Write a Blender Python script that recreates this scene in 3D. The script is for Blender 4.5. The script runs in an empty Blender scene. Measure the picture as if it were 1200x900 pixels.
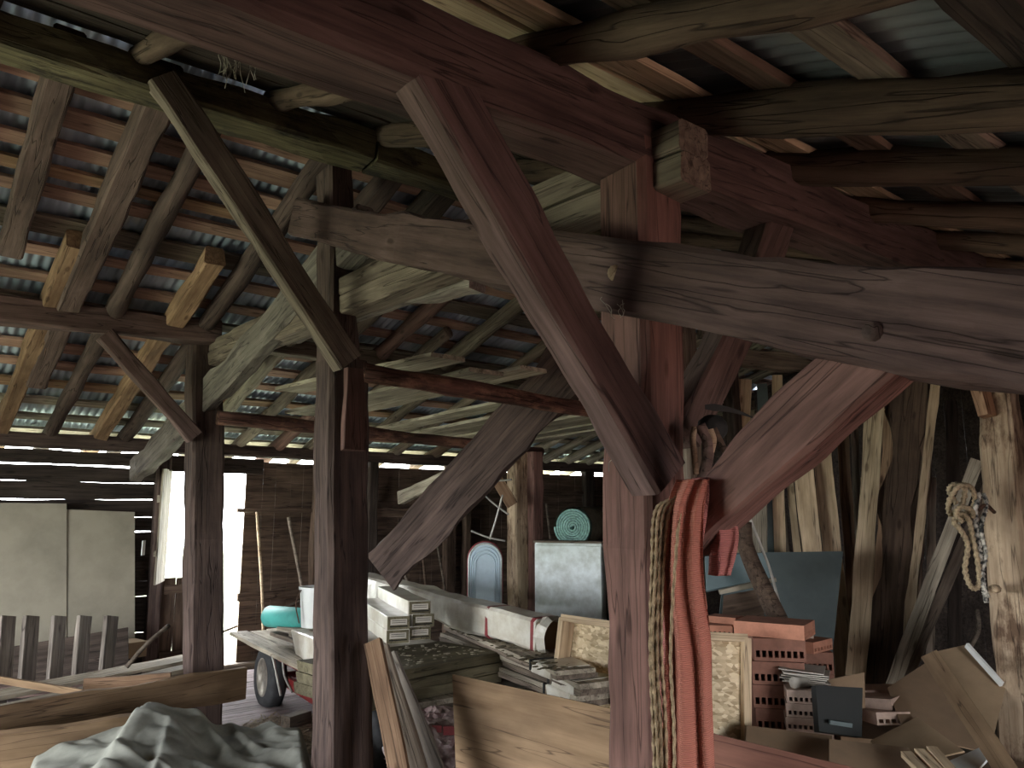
import bpy, bmesh, math, random
from mathutils import Vector, Matrix, noise
random.seed(7)
SC = bpy.context.scene
COL = SC.collection
R = math.radians
# ------------------------------------------------------------------ survey
# World axes: X runs along the barn (ridge direction), Y across it, Z up.
FPX, PITCH, EYE, AZ = 900.0, R(9.5), 1.95, R(51)
def ray(px, py):
    x = (px-600)/FPX; y = (450-py)/FPX
    fw = math.cos(PITCH)-y*math.sin(PITCH); up = math.sin(PITCH)+y*math.cos(PITCH)
    return Vector((fw*math.cos(AZ)+x*math.sin(AZ), fw*math.sin(AZ)-x*math.cos(AZ), up)), fw
O = Vector((0, 0, EYE))
def plane(px, py, n, k):
    r, _ = ray(px, py); n = Vector(n)
    return O + r*((k-n.dot(O))/n.dot(r))
def onx(px, py, u): return plane(px, py, (1,0,0), u)
def ony(px, py, v): return plane(px, py, (0,1,0), v)
def onz(px, py, z): return plane(px, py, (0,0,1), z)
def at(px, py, d):
    r, fw = ray(px, py); return O + r*(d/fw)
RY, RZ, SF, SN = 4.39, 4.44, .30, .36       # ridge line and the two roof slopes
def zfar(y): return RZ - SF*(y-RY)
def znear(y): return RZ - SN*(RY-y)
# ------------------------------------------------------------------ materials
def newmat(name):
    m = bpy.data.materials.new(name); m.use_nodes = True
    nt = m.node_tree; b = nt.nodes['Principled BSDF']
    return m, nt, b
def N(nt, t, **k):
    n = nt.nodes.new(t)
    for a, v in k.items():
        if a.startswith('_'): n.inputs[a[1:].replace('_', ' ')].default_value = v
        else: setattr(n, a, v)
    return n
def coords(nt, scale, rnd=True):
    tc = N(nt, 'ShaderNodeTexCoord'); mp = N(nt, 'ShaderNodeMapping'); mp.inputs['Scale'].default_value = scale
    if rnd:
        oi = N(nt, 'ShaderNodeObjectInfo'); mu = N(nt, 'ShaderNodeMath', operation='MULTIPLY'); mu.inputs[1].default_value = 37.0
        nt.links.new(oi.outputs['Random'], mu.inputs[0]); nt.links.new(mu.outputs[0], mp.inputs['Location'])
    nt.links.new(tc.outputs['Object'], mp.inputs['Vector'])
    return mp
def ramp(nt, src, stops):
    r = N(nt, 'ShaderNodeValToRGB'); e = r.color_ramp.elements
    while len(e) < len(stops): e.new(.5)
    for i, (p, c) in enumerate(stops):
        e[i].position = p; e[i].color = (*c, 1) if len(c) == 3 else c
    nt.links.new(src, r.inputs[0]); return r
def mix(nt, fac, a, b, mode='MIX'):
    m = N(nt, 'ShaderNodeMix', data_type='RGBA', blend_type=mode)
    if isinstance(fac, float): m.inputs[0].default_value = fac
    else: nt.links.new(fac, m.inputs[0])
    for s, i in ((a, 6), (b, 7)):
        if hasattr(s, 'links'): nt.links.new(s, m.inputs[i])
        else: m.inputs[i].default_value = (*s, 1)
    return m.outputs[2]
def bump(nt, b, h, s=.4, d=.01):
    bp = N(nt, 'ShaderNodeBump'); bp.inputs['Strength'].default_value = s; bp.inputs['Distance'].default_value = d
    nt.links.new(h, bp.inputs['Height']); nt.links.new(bp.outputs[0], b.inputs['Normal'])
def wood(name, dark, light, rough=.85, grain=1.0, patch=None, bstr=.6, vary=.35, knots=True):
    m, nt, b = newmat(name)
    mp = coords(nt, (1.6*grain, 26*grain, 26*grain))
    n1 = N(nt, 'ShaderNodeTexNoise', _Scale=1.0, _Detail=6.0, _Roughness=.65); nt.links.new(mp.outputs[0], n1.inputs[0])
    c1 = ramp(nt, n1.outputs[0], [(.3, dark), (.68, light)])
    mp2 = coords(nt, (1.3, 3.5, 3.5)); n2 = N(nt, 'ShaderNodeTexNoise', _Scale=1.4, _Detail=5.0); nt.links.new(mp2.outputs[0], n2.inputs[0])
    c2 = ramp(nt, n2.outputs[0], [(.3, (.35, .33, .32)), (.65, (1, 1, 1))])
    col = mix(nt, .75, c1.outputs[0], c2.outputs[0], 'MULTIPLY')
    if patch:
        mp4 = coords(nt, (2.2, 5, 5)); n4 = N(nt, 'ShaderNodeTexNoise', _Scale=1.1, _Detail=7.0, _Roughness=.7); nt.links.new(mp4.outputs[0], n4.inputs[0])
        r4 = ramp(nt, n4.outputs[0], [(.50, (0, 0, 0)), (.62, (1, 1, 1))])
        col = mix(nt, r4.outputs[0], col, patch)
    # cracks
    mp3 = coords(nt, (.7, 16, 16)); n3 = N(nt, 'ShaderNodeTexNoise', _Scale=1.0, _Detail=2.0); nt.links.new(mp3.outputs[0], n3.inputs[0])
    r3 = ramp(nt, n3.outputs[0], [(.485, (1, 1, 1)), (.5, (.22, .2, .2)), (.515, (1, 1, 1))])
    col = mix(nt, .8, col, r3.outputs[0], 'MULTIPLY')
    if knots:
        mpk = coords(nt, (2.4, 7, 7)); vk = N(nt, 'ShaderNodeTexVoronoi', _Scale=1.0); nt.links.new(mpk.outputs[0], vk.inputs[0])
        rk = ramp(nt, vk.outputs['Distance'], [(.07, (.25, .2, .18)), (.14, (1, 1, 1))])
        col = mix(nt, .7, col, rk.outputs[0], 'MULTIPLY')
    oi = N(nt, 'ShaderNodeObjectInfo')
    rv = ramp(nt, oi.outputs['Random'], [(0, (1-vary,)*3), (1, (1+vary*.3,)*3)])
    col = mix(nt, 1.0, col, rv.outputs[0], 'MULTIPLY')
    nt.links.new(col, b.inputs['Base Color']); b.inputs['Roughness'].default_value = rough
    b.inputs['Specular IOR Level'].default_value = .25
    ad = N(nt, 'ShaderNodeMath', operation='ADD'); nt.links.new(n1.outputs[0], ad.inputs[0]); nt.links.new(r3.outputs[0], ad.inputs[1])
    bump(nt, b, ad.outputs[0], bstr, .008)
    return m
def plain(name, col, rough=.7, metal=0.0, var=.25, nscale=6.0, bstr=.2, col2=None, detail=6.0, scale=(1, 1, 1)):
    m, nt, b = newmat(name)
    mp = coords(nt, scale); n = N(nt, 'ShaderNodeTexNoise', _Scale=nscale, _Detail=detail, _Roughness=.65); nt.links.new(mp.outputs[0], n.inputs[0])
    c2 = col2 or tuple(c*(1-var*2) for c in col)
    r = ramp(nt, n.outputs[0], [(.35, c2), (.62, col)])
    nt.links.new(r.outputs[0], b.inputs['Base Color']); b.inputs['Roughness'].default_value = rough; b.inputs['Metallic'].default_value = metal
    if bstr: bump(nt, b, n.outputs[0], bstr, .01)
    return m
def osb(name):
    m, nt, b = newmat(name)
    mp = coords(nt, (30, 62, 30)); v = N(nt, 'ShaderNodeTexVoronoi', _Scale=1.0); nt.links.new(mp.outputs[0], v.inputs[0])
    r = ramp(nt, v.outputs['Color'], [(.1, (.34, .24, .13)), (.5, (.62, .48, .30)), (.9, (.82, .69, .48))])
    nt.links.new(r.outputs[0], b.inputs['Base Color']); b.inputs['Roughness'].default_value = .7
    bump(nt, b, v.outputs['Distance'], .3, .004); return m
M = {}
M['post'] = wood('dark brown post timber', (.075, .05, .045), (.20, .135, .115))
M['purple'] = wood('purple brown hewn timber', (.10, .062, .056), (.25, .16, .145), bstr=.5)  # purplish light on the near timbers is put into this colour
M['red'] = wood('red brown hewn timber', (.11, .06, .05), (.27, .145, .12), bstr=.5)  # reddish light near the camera is put into this wood colour
M['mixbeam'] = wood('brown hewn strut', (.09, .053, .048), (.25, .16, .14), bstr=.5)
M['grey'] = wood('grey weathered timber', (.15, .125, .11), (.42, .36, .31))
M['greybrown'] = wood('grey brown timber', (.12, .09, .07), (.34, .27, .21))
M['pale'] = wood('pale sawn timber', (.44, .31, .19), (.80, .62, .42), bstr=.3, vary=.25)
M['palegrey'] = wood('pale weathered board', (.28, .235, .18), (.62, .54, .42), bstr=.4, vary=.25)
M['orange'] = wood('orange brown sawn timber', (.22, .125, .075), (.46, .29, .18), bstr=.3)
M['batten'] = wood('pinkish roof batten wood', (.34, .20, .155), (.64, .41, .31), bstr=.3, vary=.4)
M['patchy'] = wood('mossy yellow hewn timber', (.07, .06, .035), (.27, .23, .13), patch=(.05, .04, .03))  # yellow timber broken by random dark patches
M['bark'] = wood('dark bark log', (.05, .025, .02), (.19, .09, .07), patch=(.25, .13, .09), bstr=1.0)
M['log'] = wood('peeled brown log', (.08, .05, .036), (.20, .135, .095), bstr=.8)
M['darkwood'] = wood('sooty dark boarding', (.03, .022, .018), (.11, .08, .065))  # very dark wood tone for boarding and a few members
M['wallwood'] = wood('brown wall boarding', (.07, .045, .032), (.21, .14, .10), vary=.1)
M['streaky'] = wood('bark streaked pale post', (.32, .22, .14), (.60, .46, .32), patch=(.13, .08, .05), vary=0)
M['ply'] = wood('brown plywood', (.20, .125, .07), (.36, .24, .145), grain=.5, bstr=.1, vary=.1, knots=False)
M['redply'] = wood('red brown board', (.17, .075, .055), (.30, .14, .10), grain=.5, bstr=.15, vary=0, knots=False)  # pink light on the low board is put into its colour
M['beige'] = plain('faded beige fibreboard', (.36, .32, .25), .8, var=.15, nscale=1.5, bstr=.05)
M['osb'] = osb('flaked strand board')
M['fibre'] = wood('edge of stacked fibreboard', (.10, .085, .05), (.22, .19, .12), grain=.4, bstr=.3, vary=0, knots=False)
M['dusty'] = plain('dusty board top', (.32, .28, .20), .95, var=.3, nscale=18, bstr=.5)
M['galv'] = plain('galvanised sheet', (.70, .75, .75), .45, .2, nscale=5, bstr=.15, col2=(.42, .44, .41), detail=10)
M['bluemetal'] = plain('white blue enamel', (.62, .75, .84), .35, .1, nscale=3, bstr=0, var=.1)
M['tire'] = plain('tyre rubber', (.045, .045, .048), .8, nscale=9, bstr=.3)
M['rim'] = plain('dusty grey steel rim', (.48, .43, .36), .5, .4, nscale=12, bstr=.1)
M['redpaint'] = plain('dull red paint', (.30, .03, .03), .5, nscale=6, bstr=.1)
M['rust'] = plain('rusty iron', (.13, .07, .045), .8, .4, nscale=20, bstr=.4)
M['black'] = plain('black plastic', (.012, .013, .012), .75, nscale=5, bstr=.05, var=.1)
M['teal'] = plain('teal green foam mat', (.08, .42, .38), .6, nscale=4, bstr=.1, var=.15)
M['foamedge'] = plain('pale turquoise foam', (.42, .72, .66), .8, nscale=40, bstr=.5)
M['rollbrown'] = plain('brown green carpet back', (.16, .13, .08), .95, nscale=14, bstr=.4)
M['white'] = plain('white plastic', (.85, .86, .84), .5, nscale=4, bstr=0, var=.05)
M['cardboard'] = plain('brown cardboard', (.36, .25, .15), .9, nscale=3, bstr=.1, var=.12)
M['cardboard2'] = plain('dark brown cardboard', (.25, .165, .10), .9, nscale=3, bstr=.1, var=.12)
M['paper'] = plain('cream paper', (.48, .43, .37), .8, nscale=4, bstr=.05, var=.1)
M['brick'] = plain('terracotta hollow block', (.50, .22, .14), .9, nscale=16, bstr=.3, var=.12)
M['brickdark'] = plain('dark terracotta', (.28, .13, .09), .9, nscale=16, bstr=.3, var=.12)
M['brickpale'] = plain('pale pinkish block', (.56, .41, .33), .9, nscale=16, bstr=.3, var=.12)
M['hole'] = plain('flat black', (.01, .008, .007), 1, bstr=0)
M['bluegrey'] = plain('blue grey painted board', (.085, .11, .11), .6, nscale=2.5, bstr=.05, var=.14)
M['paleblue'] = plain('pale blue board', (.22, .29, .31), .5, nscale=3, bstr=.05, var=.1)
M['canvas'] = plain('grey green canvas', (.30, .30, .26), .9, nscale=3.5, bstr=.3, var=.22, detail=10)
M['straw'] = plain('dusty straw litter', (.42, .34, .24), .95, nscale=30, bstr=1.0, col2=(.12, .09, .06), detail=10)
M['wrap'] = plain('dusty shrink wrap', (.66, .63, .56), .3, nscale=5, bstr=.8, col2=(.46, .40, .32), detail=8)
M['plastic'] = plain('crumpled clear film', (.42, .33, .31), .25, nscale=9, bstr=1.0, col2=(.16, .09, .09))
M['redband'] = plain('red strapping', (.32, .05, .055), .5, bstr=0)
M['ropetan'] = plain('tan hemp rope', (.52, .40, .25), .95, nscale=60, bstr=1.0, scale=(1, 1, 1))
M['ropedark'] = plain('black and white plaited cord', (.62, .58, .50), .9, nscale=30, bstr=.8, col2=(.03, .03, .03), detail=1)
M['ropeyellow'] = plain('yellow tan cord', (.42, .30, .18), .9, nscale=60, bstr=.8)
M['web'] = plain('dusty cobweb strands', (.5, .46, .38), .95, bstr=0)
M['zinc'] = plain('dull wire', (.55, .52, .47), .5, .3, bstr=0)

def ribbed(name, c, c2, freq):
    m, nt, b = newmat(name)
    mp = coords(nt, (1, 1, 1), False); w = N(nt, 'ShaderNodeTexWave', _Scale=freq, _Distortion=.4, _Detail=2.0); w.bands_direction = 'Z'
    nt.links.new(mp.outputs[0], w.inputs[0]); r = ramp(nt, w.outputs[0], [(.2, c2), (.7, c)])
    nt.links.new(r.outputs[0], b.inputs['Base Color']); b.inputs['Roughness'].default_value = .85
    bump(nt, b, w.outputs[0], .7, .004); return m
M['net'] = ribbed('orange red knitted netting', (.46, .17, .12), (.36, .12, .085), 55)
M['net2'] = ribbed('rose red knitted netting', (.44, .16, .14), (.30, .10, .09), 55)

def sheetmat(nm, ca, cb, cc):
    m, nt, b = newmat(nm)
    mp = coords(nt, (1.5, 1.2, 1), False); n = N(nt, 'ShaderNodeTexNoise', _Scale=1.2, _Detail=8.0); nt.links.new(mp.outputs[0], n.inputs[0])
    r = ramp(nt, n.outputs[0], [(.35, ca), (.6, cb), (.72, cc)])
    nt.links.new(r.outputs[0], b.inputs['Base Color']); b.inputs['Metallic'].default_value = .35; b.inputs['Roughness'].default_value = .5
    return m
M['sheet'] = sheetmat('corrugated iron', (.26, .31, .38), (.54, .62, .74), (.60, .60, .56))
M['sheetdim'] = sheetmat('shade darkened corrugated iron', (.07, .07, .07), (.17, .185, .20), (.24, .24, .23))  # weaker light under the near slope is put into this darker colour
def groundmat():
    m, nt, b = newmat('earth floor with litter')
    mp = coords(nt, (1, 1, 1), False); n = N(nt, 'ShaderNodeTexNoise', _Scale=5.0, _Detail=12.0, _Roughness=.75); nt.links.new(mp.outputs[0], n.inputs[0])
    r = ramp(nt, n.outputs[0], [(.35, (.05, .038, .028)), (.6, (.17, .13, .09)), (.72, (.30, .24, .17))])
    nt.links.new(r.outputs[0], b.inputs['Base Color']); b.inputs['Roughness'].default_value = .95; bump(nt, b, n.outputs[0], .8, .04); return m
M['ground'] = groundmat()
M['floorplank'] = wood('worn violet grey floor plank', (.22, .17, .17), (.50, .42, .42), vary=.15)
M['bounceyard'] = plain('reddish earth yard', (.34, .20, .16), .95, nscale=1.2, bstr=0)
M['outside'] = plain('bright grass and gravel', (.46, .50, .34), .95, nscale=1.2, bstr=0)  # ground outside kept bright to bounce sky light indoors

# ------------------------------------------------------------------ helpers
def tag(o, label=None, cat=None, group=None, kind=None):
    if label: o['label'] = label
    if cat: o['category'] = cat
    if group: o['group'] = group
    if kind: o['kind'] = kind
    return o
def link(name, bm, mat, parent=None, mw=None, smooth=False):
    me = bpy.data.meshes.new(name)
    if smooth:
        for f in bm.faces: f.smooth = True
    bmesh.ops.recalc_face_normals(bm, faces=bm.faces)
    bm.to_mesh(me); bm.free()
    me.materials.append(M[mat] if isinstance(mat, str) else mat)
    o = bpy.data.objects.new(name, me); COL.objects.link(o)
    if mw is not None:
        o.matrix_world = mw
    if parent:
        o.parent = parent
        o.matrix_parent_inverse = parent_mw(parent).inverted()
    return o
def parent_mw(p):
    m = p.matrix_basis.copy()
    if p.parent: return parent_mw(p.parent) @ p.matrix_parent_inverse @ m
    return m
def empty(name, loc, label, cat, group=None):
    o = bpy.data.objects.new(name, None); o.empty_display_size = .1; COL.objects.link(o)
    o.location = loc; return tag(o, label, cat, group)
def frame(p1, p2, up=Vector((0, 0, 1)), roll=0.0):
    x = (p2-p1).normalized()
    if abs(x.dot(up)) > .98: up = Vector((0, 1, 0))
    y = up.cross(x).normalized(); z = x.cross(y)
    m = Matrix((x, y, z)).transposed().to_4x4()
    m = Matrix.Translation(p1) @ m @ Matrix.Rotation(roll, 4, 'X')
    return m
def section(kind, w, h):
    if kind == 'log':
        return [(math.cos(a)*w/2, math.sin(a)*h/2) for a in [i*math.tau/12 for i in range(12)]]
    if kind == 'sharp':
        return [(-w/2, -h/2), (w/2, -h/2), (w/2, h/2), (-w/2, h/2)]
    c = min(w, h)*(.10 if kind == 'hewn' else .04)
    return [(-w/2+c, -h/2), (w/2-c, -h/2), (w/2, -h/2+c), (w/2, h/2-c), (w/2-c, h/2), (-w/2+c, h/2), (-w/2, h/2-c), (-w/2, -h/2+c)]
def beam_bm(L, w, h, kind='hewn', wob=.010, bend=0.0, bendy=0.0, taper=1.0, seg=None, end1=0.0, end2=0.0, bm=None, mw=None):
    bm = bm or bmesh.new()
    n = seg or max(2, min(26, int(L/.14)))
    if kind == 'sharp' and wob == 0 and not bend and not bendy: n = 1
    sec = section(kind, w, h); ph = random.uniform(0, 90); rings = []
    for i in range(n+1):
        t = i/n; s = 1+(taper-1)*t
        ring = []
        for j, (a, b) in enumerate(sec):
            q = Vector((t*L*2.2+ph, a*6, b*6))
            d = noise.noise(q)*wob*1.6+noise.noise(q*3.1)*wob*.6
            k = 1+d/max(.03, min(w, h)/2)
            x = t*L
            if i == 0: x += end1*b/(h/2) if h else 0
            if i == n: x += end2*b/(h/2)
            v = Vector((x, a*s*k+bendy*math.sin(t*math.pi), b*s*k+bend*math.sin(t*math.pi)))
            if mw is not None: v = mw @ v
            ring.append(bm.verts.new(v))
        rings.append(ring)
    for r0, r1 in zip(rings, rings[1:]):
        m = len(r0)
        for j in range(m):
            bm.faces.new((r0[j], r0[(j+1) % m], r1[(j+1) % m], r1[j]))
    bm.faces.new(rings[0][::-1]); bm.faces.new(rings[-1])
    return bm
def beam(name, p1, p2, w, h, mat, label=None, cat=None, group=None, kind='hewn', parent=None, up=Vector((0, 0, 1)), roll=0.0, structure=False, **k):
    p1, p2 = Vector(p1), Vector(p2)
    bm = beam_bm((p2-p1).length, w, h, kind, **k)
    o = link(name, bm, mat, parent, frame(p1, p2, up, roll), smooth=(kind == 'log'))
    if label: tag(o, label, cat, group)
    if structure: o['kind'] = 'structure'
    return o
def box_bm(bm, c, s, rz=0.0, mw=None):
    m = (mw or Matrix.Identity(4)) @ Matrix.Translation(c) @ Matrix.Rotation(rz, 4, 'Z') @ Matrix.Diagonal((*s, 1))
    return bmesh.ops.create_cube(bm, size=1, matrix=m)['verts']
def box(name, c, s, mat, rz=0.0, parent=None, mw=None, bev=0.004, label=None, cat=None, group=None):
    bm = bmesh.new(); box_bm(bm, (0, 0, 0), s)
    if bev: bmesh.ops.bevel(bm, geom=bm.edges[:], offset=min(bev, min(s)*.3), segments=2, affect='EDGES', profile=.6)
    m = (mw or Matrix.Identity(4)) @ Matrix.Translation(c) @ Matrix.Rotation(rz, 4, 'Z')
    o = link(name, bm, mat, parent, m)
    if label: tag(o, label, cat, group)
    return o
def quad_panel(name, corners, thick, mat, label=None, cat=None, parent=None, bow=0.0, group=None, nx=8, ny=8, jag=0.0):
    """a board given by four corners (tl, tr, br, bl) and a thickness away from the viewer"""
    tl, tr, br, bl = [Vector(c) for c in corners]
    n = (tr-tl).cross(bl-tl).normalized()
    cen = (tl+tr+br+bl)/4
    if n.dot(O-cen) > 0: n = -n
    bm = bmesh.new(); F, B = [], []
    xm = (tr-tl).normalized(); ym = n.cross(xm).normalized()
    mw = Matrix((xm, ym, n)).transposed().to_4x4(); mw.translation = cen; inv = mw.inverted()
    for i in range(nx+1):
        fr, br_ = [], []
        for j in range(ny+1):
            a, b = i/nx, j/ny
            p = (tl*(1-a)+tr*a)*(1-b)+(bl*(1-a)+br*a)*b
            off = bow*math.sin(a*math.pi)*math.sin(b*math.pi*.9+.2)
            if jag and j in (0,): p = p+(tl-bl).normalized()*noise.noise(Vector((i*.9, 3, 1)))*jag
            fr.append(bm.verts.new(inv @ (p+n*off))); br_.append(bm.verts.new(inv @ (p+n*(off+thick))))
        F.append(fr); B.append(br_)
    for i in range(nx):
        for j in range(ny):
            bm.faces.new((F[i][j], F[i+1][j], F[i+1][j+1], F[i][j+1])); bm.faces.new((B[i][j], B[i][j+1], B[i+1][j+1], B[i+1][j]))
    for i in range(nx):
        bm.faces.new((F[i][0], B[i][0], B[i+1][0], F[i+1][0])); bm.faces.new((F[i][ny], F[i+1][ny], B[i+1][ny], B[i][ny]))
    for j in range(ny):
        bm.faces.new((F[0][j], F[0][j+1], B[0][j+1], B[0][j])); bm.faces.new((F[nx][j], B[nx][j], B[nx][j+1], F[nx][j+1]))
    o = link(name, bm, mat, parent, mw)
    if label: tag(o, label, cat, group)
    return o
def catmull(pts, n=8):
    P = [Vector(p) for p in pts]; P = [P[0]*2-P[1]]+P+[P[-1]*2-P[-2]]; out = []
    for i in range(1, len(P)-2):
        for k in range(n):
            t = k/n; a, b, c, d = P[i-1:i+3]
            out.append(.5*((2*b)+(c-a)*t+(2*a-5*b+4*c-d)*t*t+(3*b-a-3*c+d)*t**3))
    out.append(P[-2]); return out
def tube_bm(pts, r, bm=None, sides=8, twist=0.0, r2=None):
    bm = bm or bmesh.new(); rings = []; n = len(pts); up = Vector((.13, .21, .97)); 
    for i, p in enumerate(pts):
        d = (pts[min(i+1, n-1)]-pts[max(i-1, 0)])
        d = d.normalized() if d.length > 1e-7 else Vector((0, 0, 1))
        if abs(d.dot(up)) > .97: up = Vector((.9, .3, .1))
        y = up.cross(d).normalized(); z = d.cross(y); up = z
        rr = r if r2 is None else r+(r2-r)*i/(n-1)
        ring = []
        for j in range(sides):
            a = j*math.tau/sides+twist*i
            k = 1+(.22*math.cos(3*(j*math.tau/sides)) if twist else 0)
            ring.append(bm.verts.new(p+y*math.cos(a)*rr*k+z*math.sin(a)*rr*k))
        rings.append(ring)
    for a, b in zip(rings, rings[1:]):
        for j in range(sides): bm.faces.new((a[j], a[(j+1) % sides], b[(j+1) % sides], b[j]))
    bm.faces.new(rings[0][::-1]); bm.faces.new(rings[-1])
    return bm
def tube(name, pts, r, mat, label=None, cat=None, parent=None, smooth=True, n=8, group=None, **k):
    pts = catmull(pts, n); o0 = pts[0].copy()
    bm = tube_bm([p-o0 for p in pts], r, **k)
    o = link(name, bm, mat, parent, Matrix.Translation(o0), smooth=smooth)
    if label: tag(o, label, cat, group)
    return o
def lathe_bm(prof, n=40, axis='Y', bm=None, mw=None, caps=True):
    bm = bm or bmesh.new(); rings = []
    for (r, h) in prof:
        ring = []
        for j in range(n):
            a = j*math.tau/n; c, s = math.cos(a)*r, math.sin(a)*r
            v = Vector((h, c, s)) if axis == 'X' else Vector((c, h, s)) if axis == 'Y' else Vector((c, s, h))
            ring.append(bm.verts.new(mw @ v if mw else v))
        rings.append(ring)
    for a, b in zip(rings, rings[1:]):
        for j in range(n): bm.faces.new((a[j], a[(j+1) % n], b[(j+1) % n], b[j]))
    if caps: bm.faces.new(rings[0][::-1]); bm.faces.new(rings[-1])
    return bm
ORD = 'first second third fourth fifth sixth seventh eighth ninth tenth eleventh twelfth thirteenth fourteenth fifteenth sixteenth seventeenth eighteenth nineteenth twentieth'.split()

# ------------------------------------------------------------------ setting
XL, XR, YN, YF = -3.6, 10.4, -2.4, 9.9
bm = bmesh.new(); box_bm(bm, (0, 0, 0), (XR-XL, YF-YN, .1)); o = link('floor', bm, 'ground', None, Matrix.Translation(((XL+XR)/2, (YN+YF)/2, -.05))); tag(o, kind='structure')
bm = bmesh.new(); box_bm(bm, (0, 0, 0), (60, 40, .1)); o = link('ground', bm, 'outside', None, Matrix.Translation((3, YF+20.2, -.1))); tag(o, kind='structure')
bm = bmesh.new(); box_bm(bm, (0, 0, 0), (22, 30, .1)); o = link('ground', bm, 'outside', None, Matrix.Translation((XL-11.1, 3, -.1))); tag(o, kind='structure')
bm = bmesh.new(); box_bm(bm, (0, 0, 0), (40, 20, .1)); o = link('ground', bm, 'bounceyard', None, Matrix.Translation((3, YN-10.2, -.1))); tag(o, kind='structure')  # unseen ground added to bounce warm light up through the near opening
# lit plank floor by the door
bm = bmesh.new()
for i in range(11):
    mw = Matrix.Translation((1.2, 9.6-i*.235, .03)) @ Matrix.Rotation(R(random.uniform(-.4, .4)), 4, 'Z')
    beam_bm(5.4, .225, .04, 'plank', .002, bm=bm, mw=mw, seg=4)
o = link('floor_planks', bm, 'floorplank'); tag(o, kind='structure')

# corrugated roof coverings, pitch 76 mm, one sheet surface per slope with real gaps between courses
def roof(name, mt, y1, zf, courses, x0=XL-.3, x1=XR+.3):
    bm = bmesh.new(); step = .076/6; n = int((x1-x0)/step)
    for (a, b, lift) in courses:
        rows = []
        for y in (a, b):
            row = []
            for i in range(n+1):
                x = x0+i*step; z = zf(y)+lift+.011*math.sin(x/.076*math.tau)
                row.append(bm.verts.new((x, y, z)))
            rows.append(row)
        for i in range(n): bm.faces.new((rows[0][i], rows[0][i+1], rows[1][i+1], rows[1][i]))
    o = link(name, bm, mt, smooth=True); tag(o, kind='structure'); return o
T = .155   # rafter centre to sheet
roof('ceiling', 'sheet', 0, zfar, [(RY-.05, 6.7, T+.012), (6.62, 8.6, T), (8.5, 10.55, T-.012+.02)])
roof('ceiling', 'sheetdim', 0, znear, [(RY-.06, 2.6, T+.012), (2.68, .4, T), (.48, YN-.3, T+.014)])
bm = bmesh.new()      # ridge capping board
box_bm(bm, (0, 0, 0), (XR-XL+.6, .5, .02)); o = link('ceiling_ridge_cap', bm, 'darkwood', None, Matrix.Translation(((XL+XR)/2, RY, RZ+T+.04))); tag(o, kind='structure')

# far wall, built of real boards with gaps
D0, D1, DZ = 2.66, 3.62, 2.42
bm = bmesh.new(); z = .0; rnd = random.Random(3)
while z < 2.62:
    h = rnd.uniform(.16, .24); h = min(h, 2.64-z)
    gap = rnd.choice([.0, .004, .010, .016]) if z > 1.5 else 0.0
    mw = Matrix.Translation((XL, YF, z+h/2)); beam_bm(D0-XL, .05, h-gap, 'plank', .004, bm=bm, mw=mw, seg=20); z += h
z = DZ+.02
beam_bm(D1-D0+.3, .05, .2, 'plank', .003, bm=bm, mw=Matrix.Translation((D0-.1, YF, z+.1)))
o = link('wall_far', bm, 'darkwood'); tag(o, kind='structure')
bm = bmesh.new(); x = D1
while x < XR:
    w = rnd.uniform(.17, .24); box_bm(bm, (x+w/2-.002, YF+.03+rnd.uniform(0, .008), 1.3), (w-.004, .025, 2.6)); x += w
o = link('wall_far', bm, 'wallwood'); tag(o, kind='structure')
beam('wall_plate', (XL, 9.8, 2.73), (XR, 9.8, 2.73), .18, .15, 'post', structure=True)
# gable right, gable left with an unseen gateway sized for side light, near wall
bm = bmesh.new(); y = YN
while y < YF:
    w = rnd.uniform(.17, .25); zt = (znear(y) if y < RY else zfar(y))+.1
    box_bm(bm, (XR, y+w/2, zt/2), (.03, w-.003, zt)); y += w
o = link('wall_right', bm, 'darkwood'); tag(o, kind='structure')
GY0, GY1, GZ = 3.3, 7.6, 2.4
bm = bmesh.new(); y = YN
while y < YF:
    w = rnd.uniform(.17, .25); zt = (znear(y) if y < RY else zfar(y))+.1
    if GY0 < y+w/2 < GY1: box_bm(bm, (XL, y+w/2, (zt+GZ)/2), (.03, w-.002, zt-GZ))
    else: box_bm(bm, (XL, y+w/2, zt/2), (.03, w-.002, zt))
    y += w
o = link('wall_left', bm, 'darkwood'); tag(o, kind='structure')
bm = bmesh.new(); x = XL
NX0, NX1 = 1.3, 3.1  # unseen opening behind the camera, added for fill on the near timbers
while x < XR:
    w = rnd.uniform(.17, .25)
    if not (NX0 < x+w/2 < NX1): box_bm(bm, (x+w/2, YN, 1.05), (w-.003, .03, 2.1))
    x += w
o = link('wall_near', bm, 'darkwood'); tag(o, kind='structure')
# studs on the far wall
for i, (px, w, m) in enumerate([(372, .12, 'wallwood'), (436, .14, 'darkwood'), (528, .16, 'wallwood'), (548, .12, 'wallwood'), (690, .2, 'darkwood')]):
    p = ony(px, 600, 9.76); beam('trim_%d' % (i+1), (p.x, 9.78, .0), (p.x, 9.78, 2.66), w, .12, m, structure=True)
for i, (pa, pb, h) in enumerate([((278, 598), (372, 604), .05), ((278, 700), (372, 706), .10), ((430, 600), (530, 604), .12), ((560, 575), (700, 580), .05), ((560, 640), (700, 640), .12)]):
    a, b = ony(*pa, 9.82), ony(*pb, 9.82); b.z = a.z
    beam('trim_%d' % (i+6), a, b, .05, h, 'wallwood', structure=True)

# ------------------------------------------------------------------ the frame of the barn
U1, U2 = 2.2, 5.58
def post(name, pa, pb, u, w, mat, label, **k):
    return beam(name, onx(*pa, u), onx(*pb, u), w, w, mat, label, 'post', up=Vector((0, 1, 0)), **k)
def down(p, z): return Vector((p.x, p.y, z))
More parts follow.
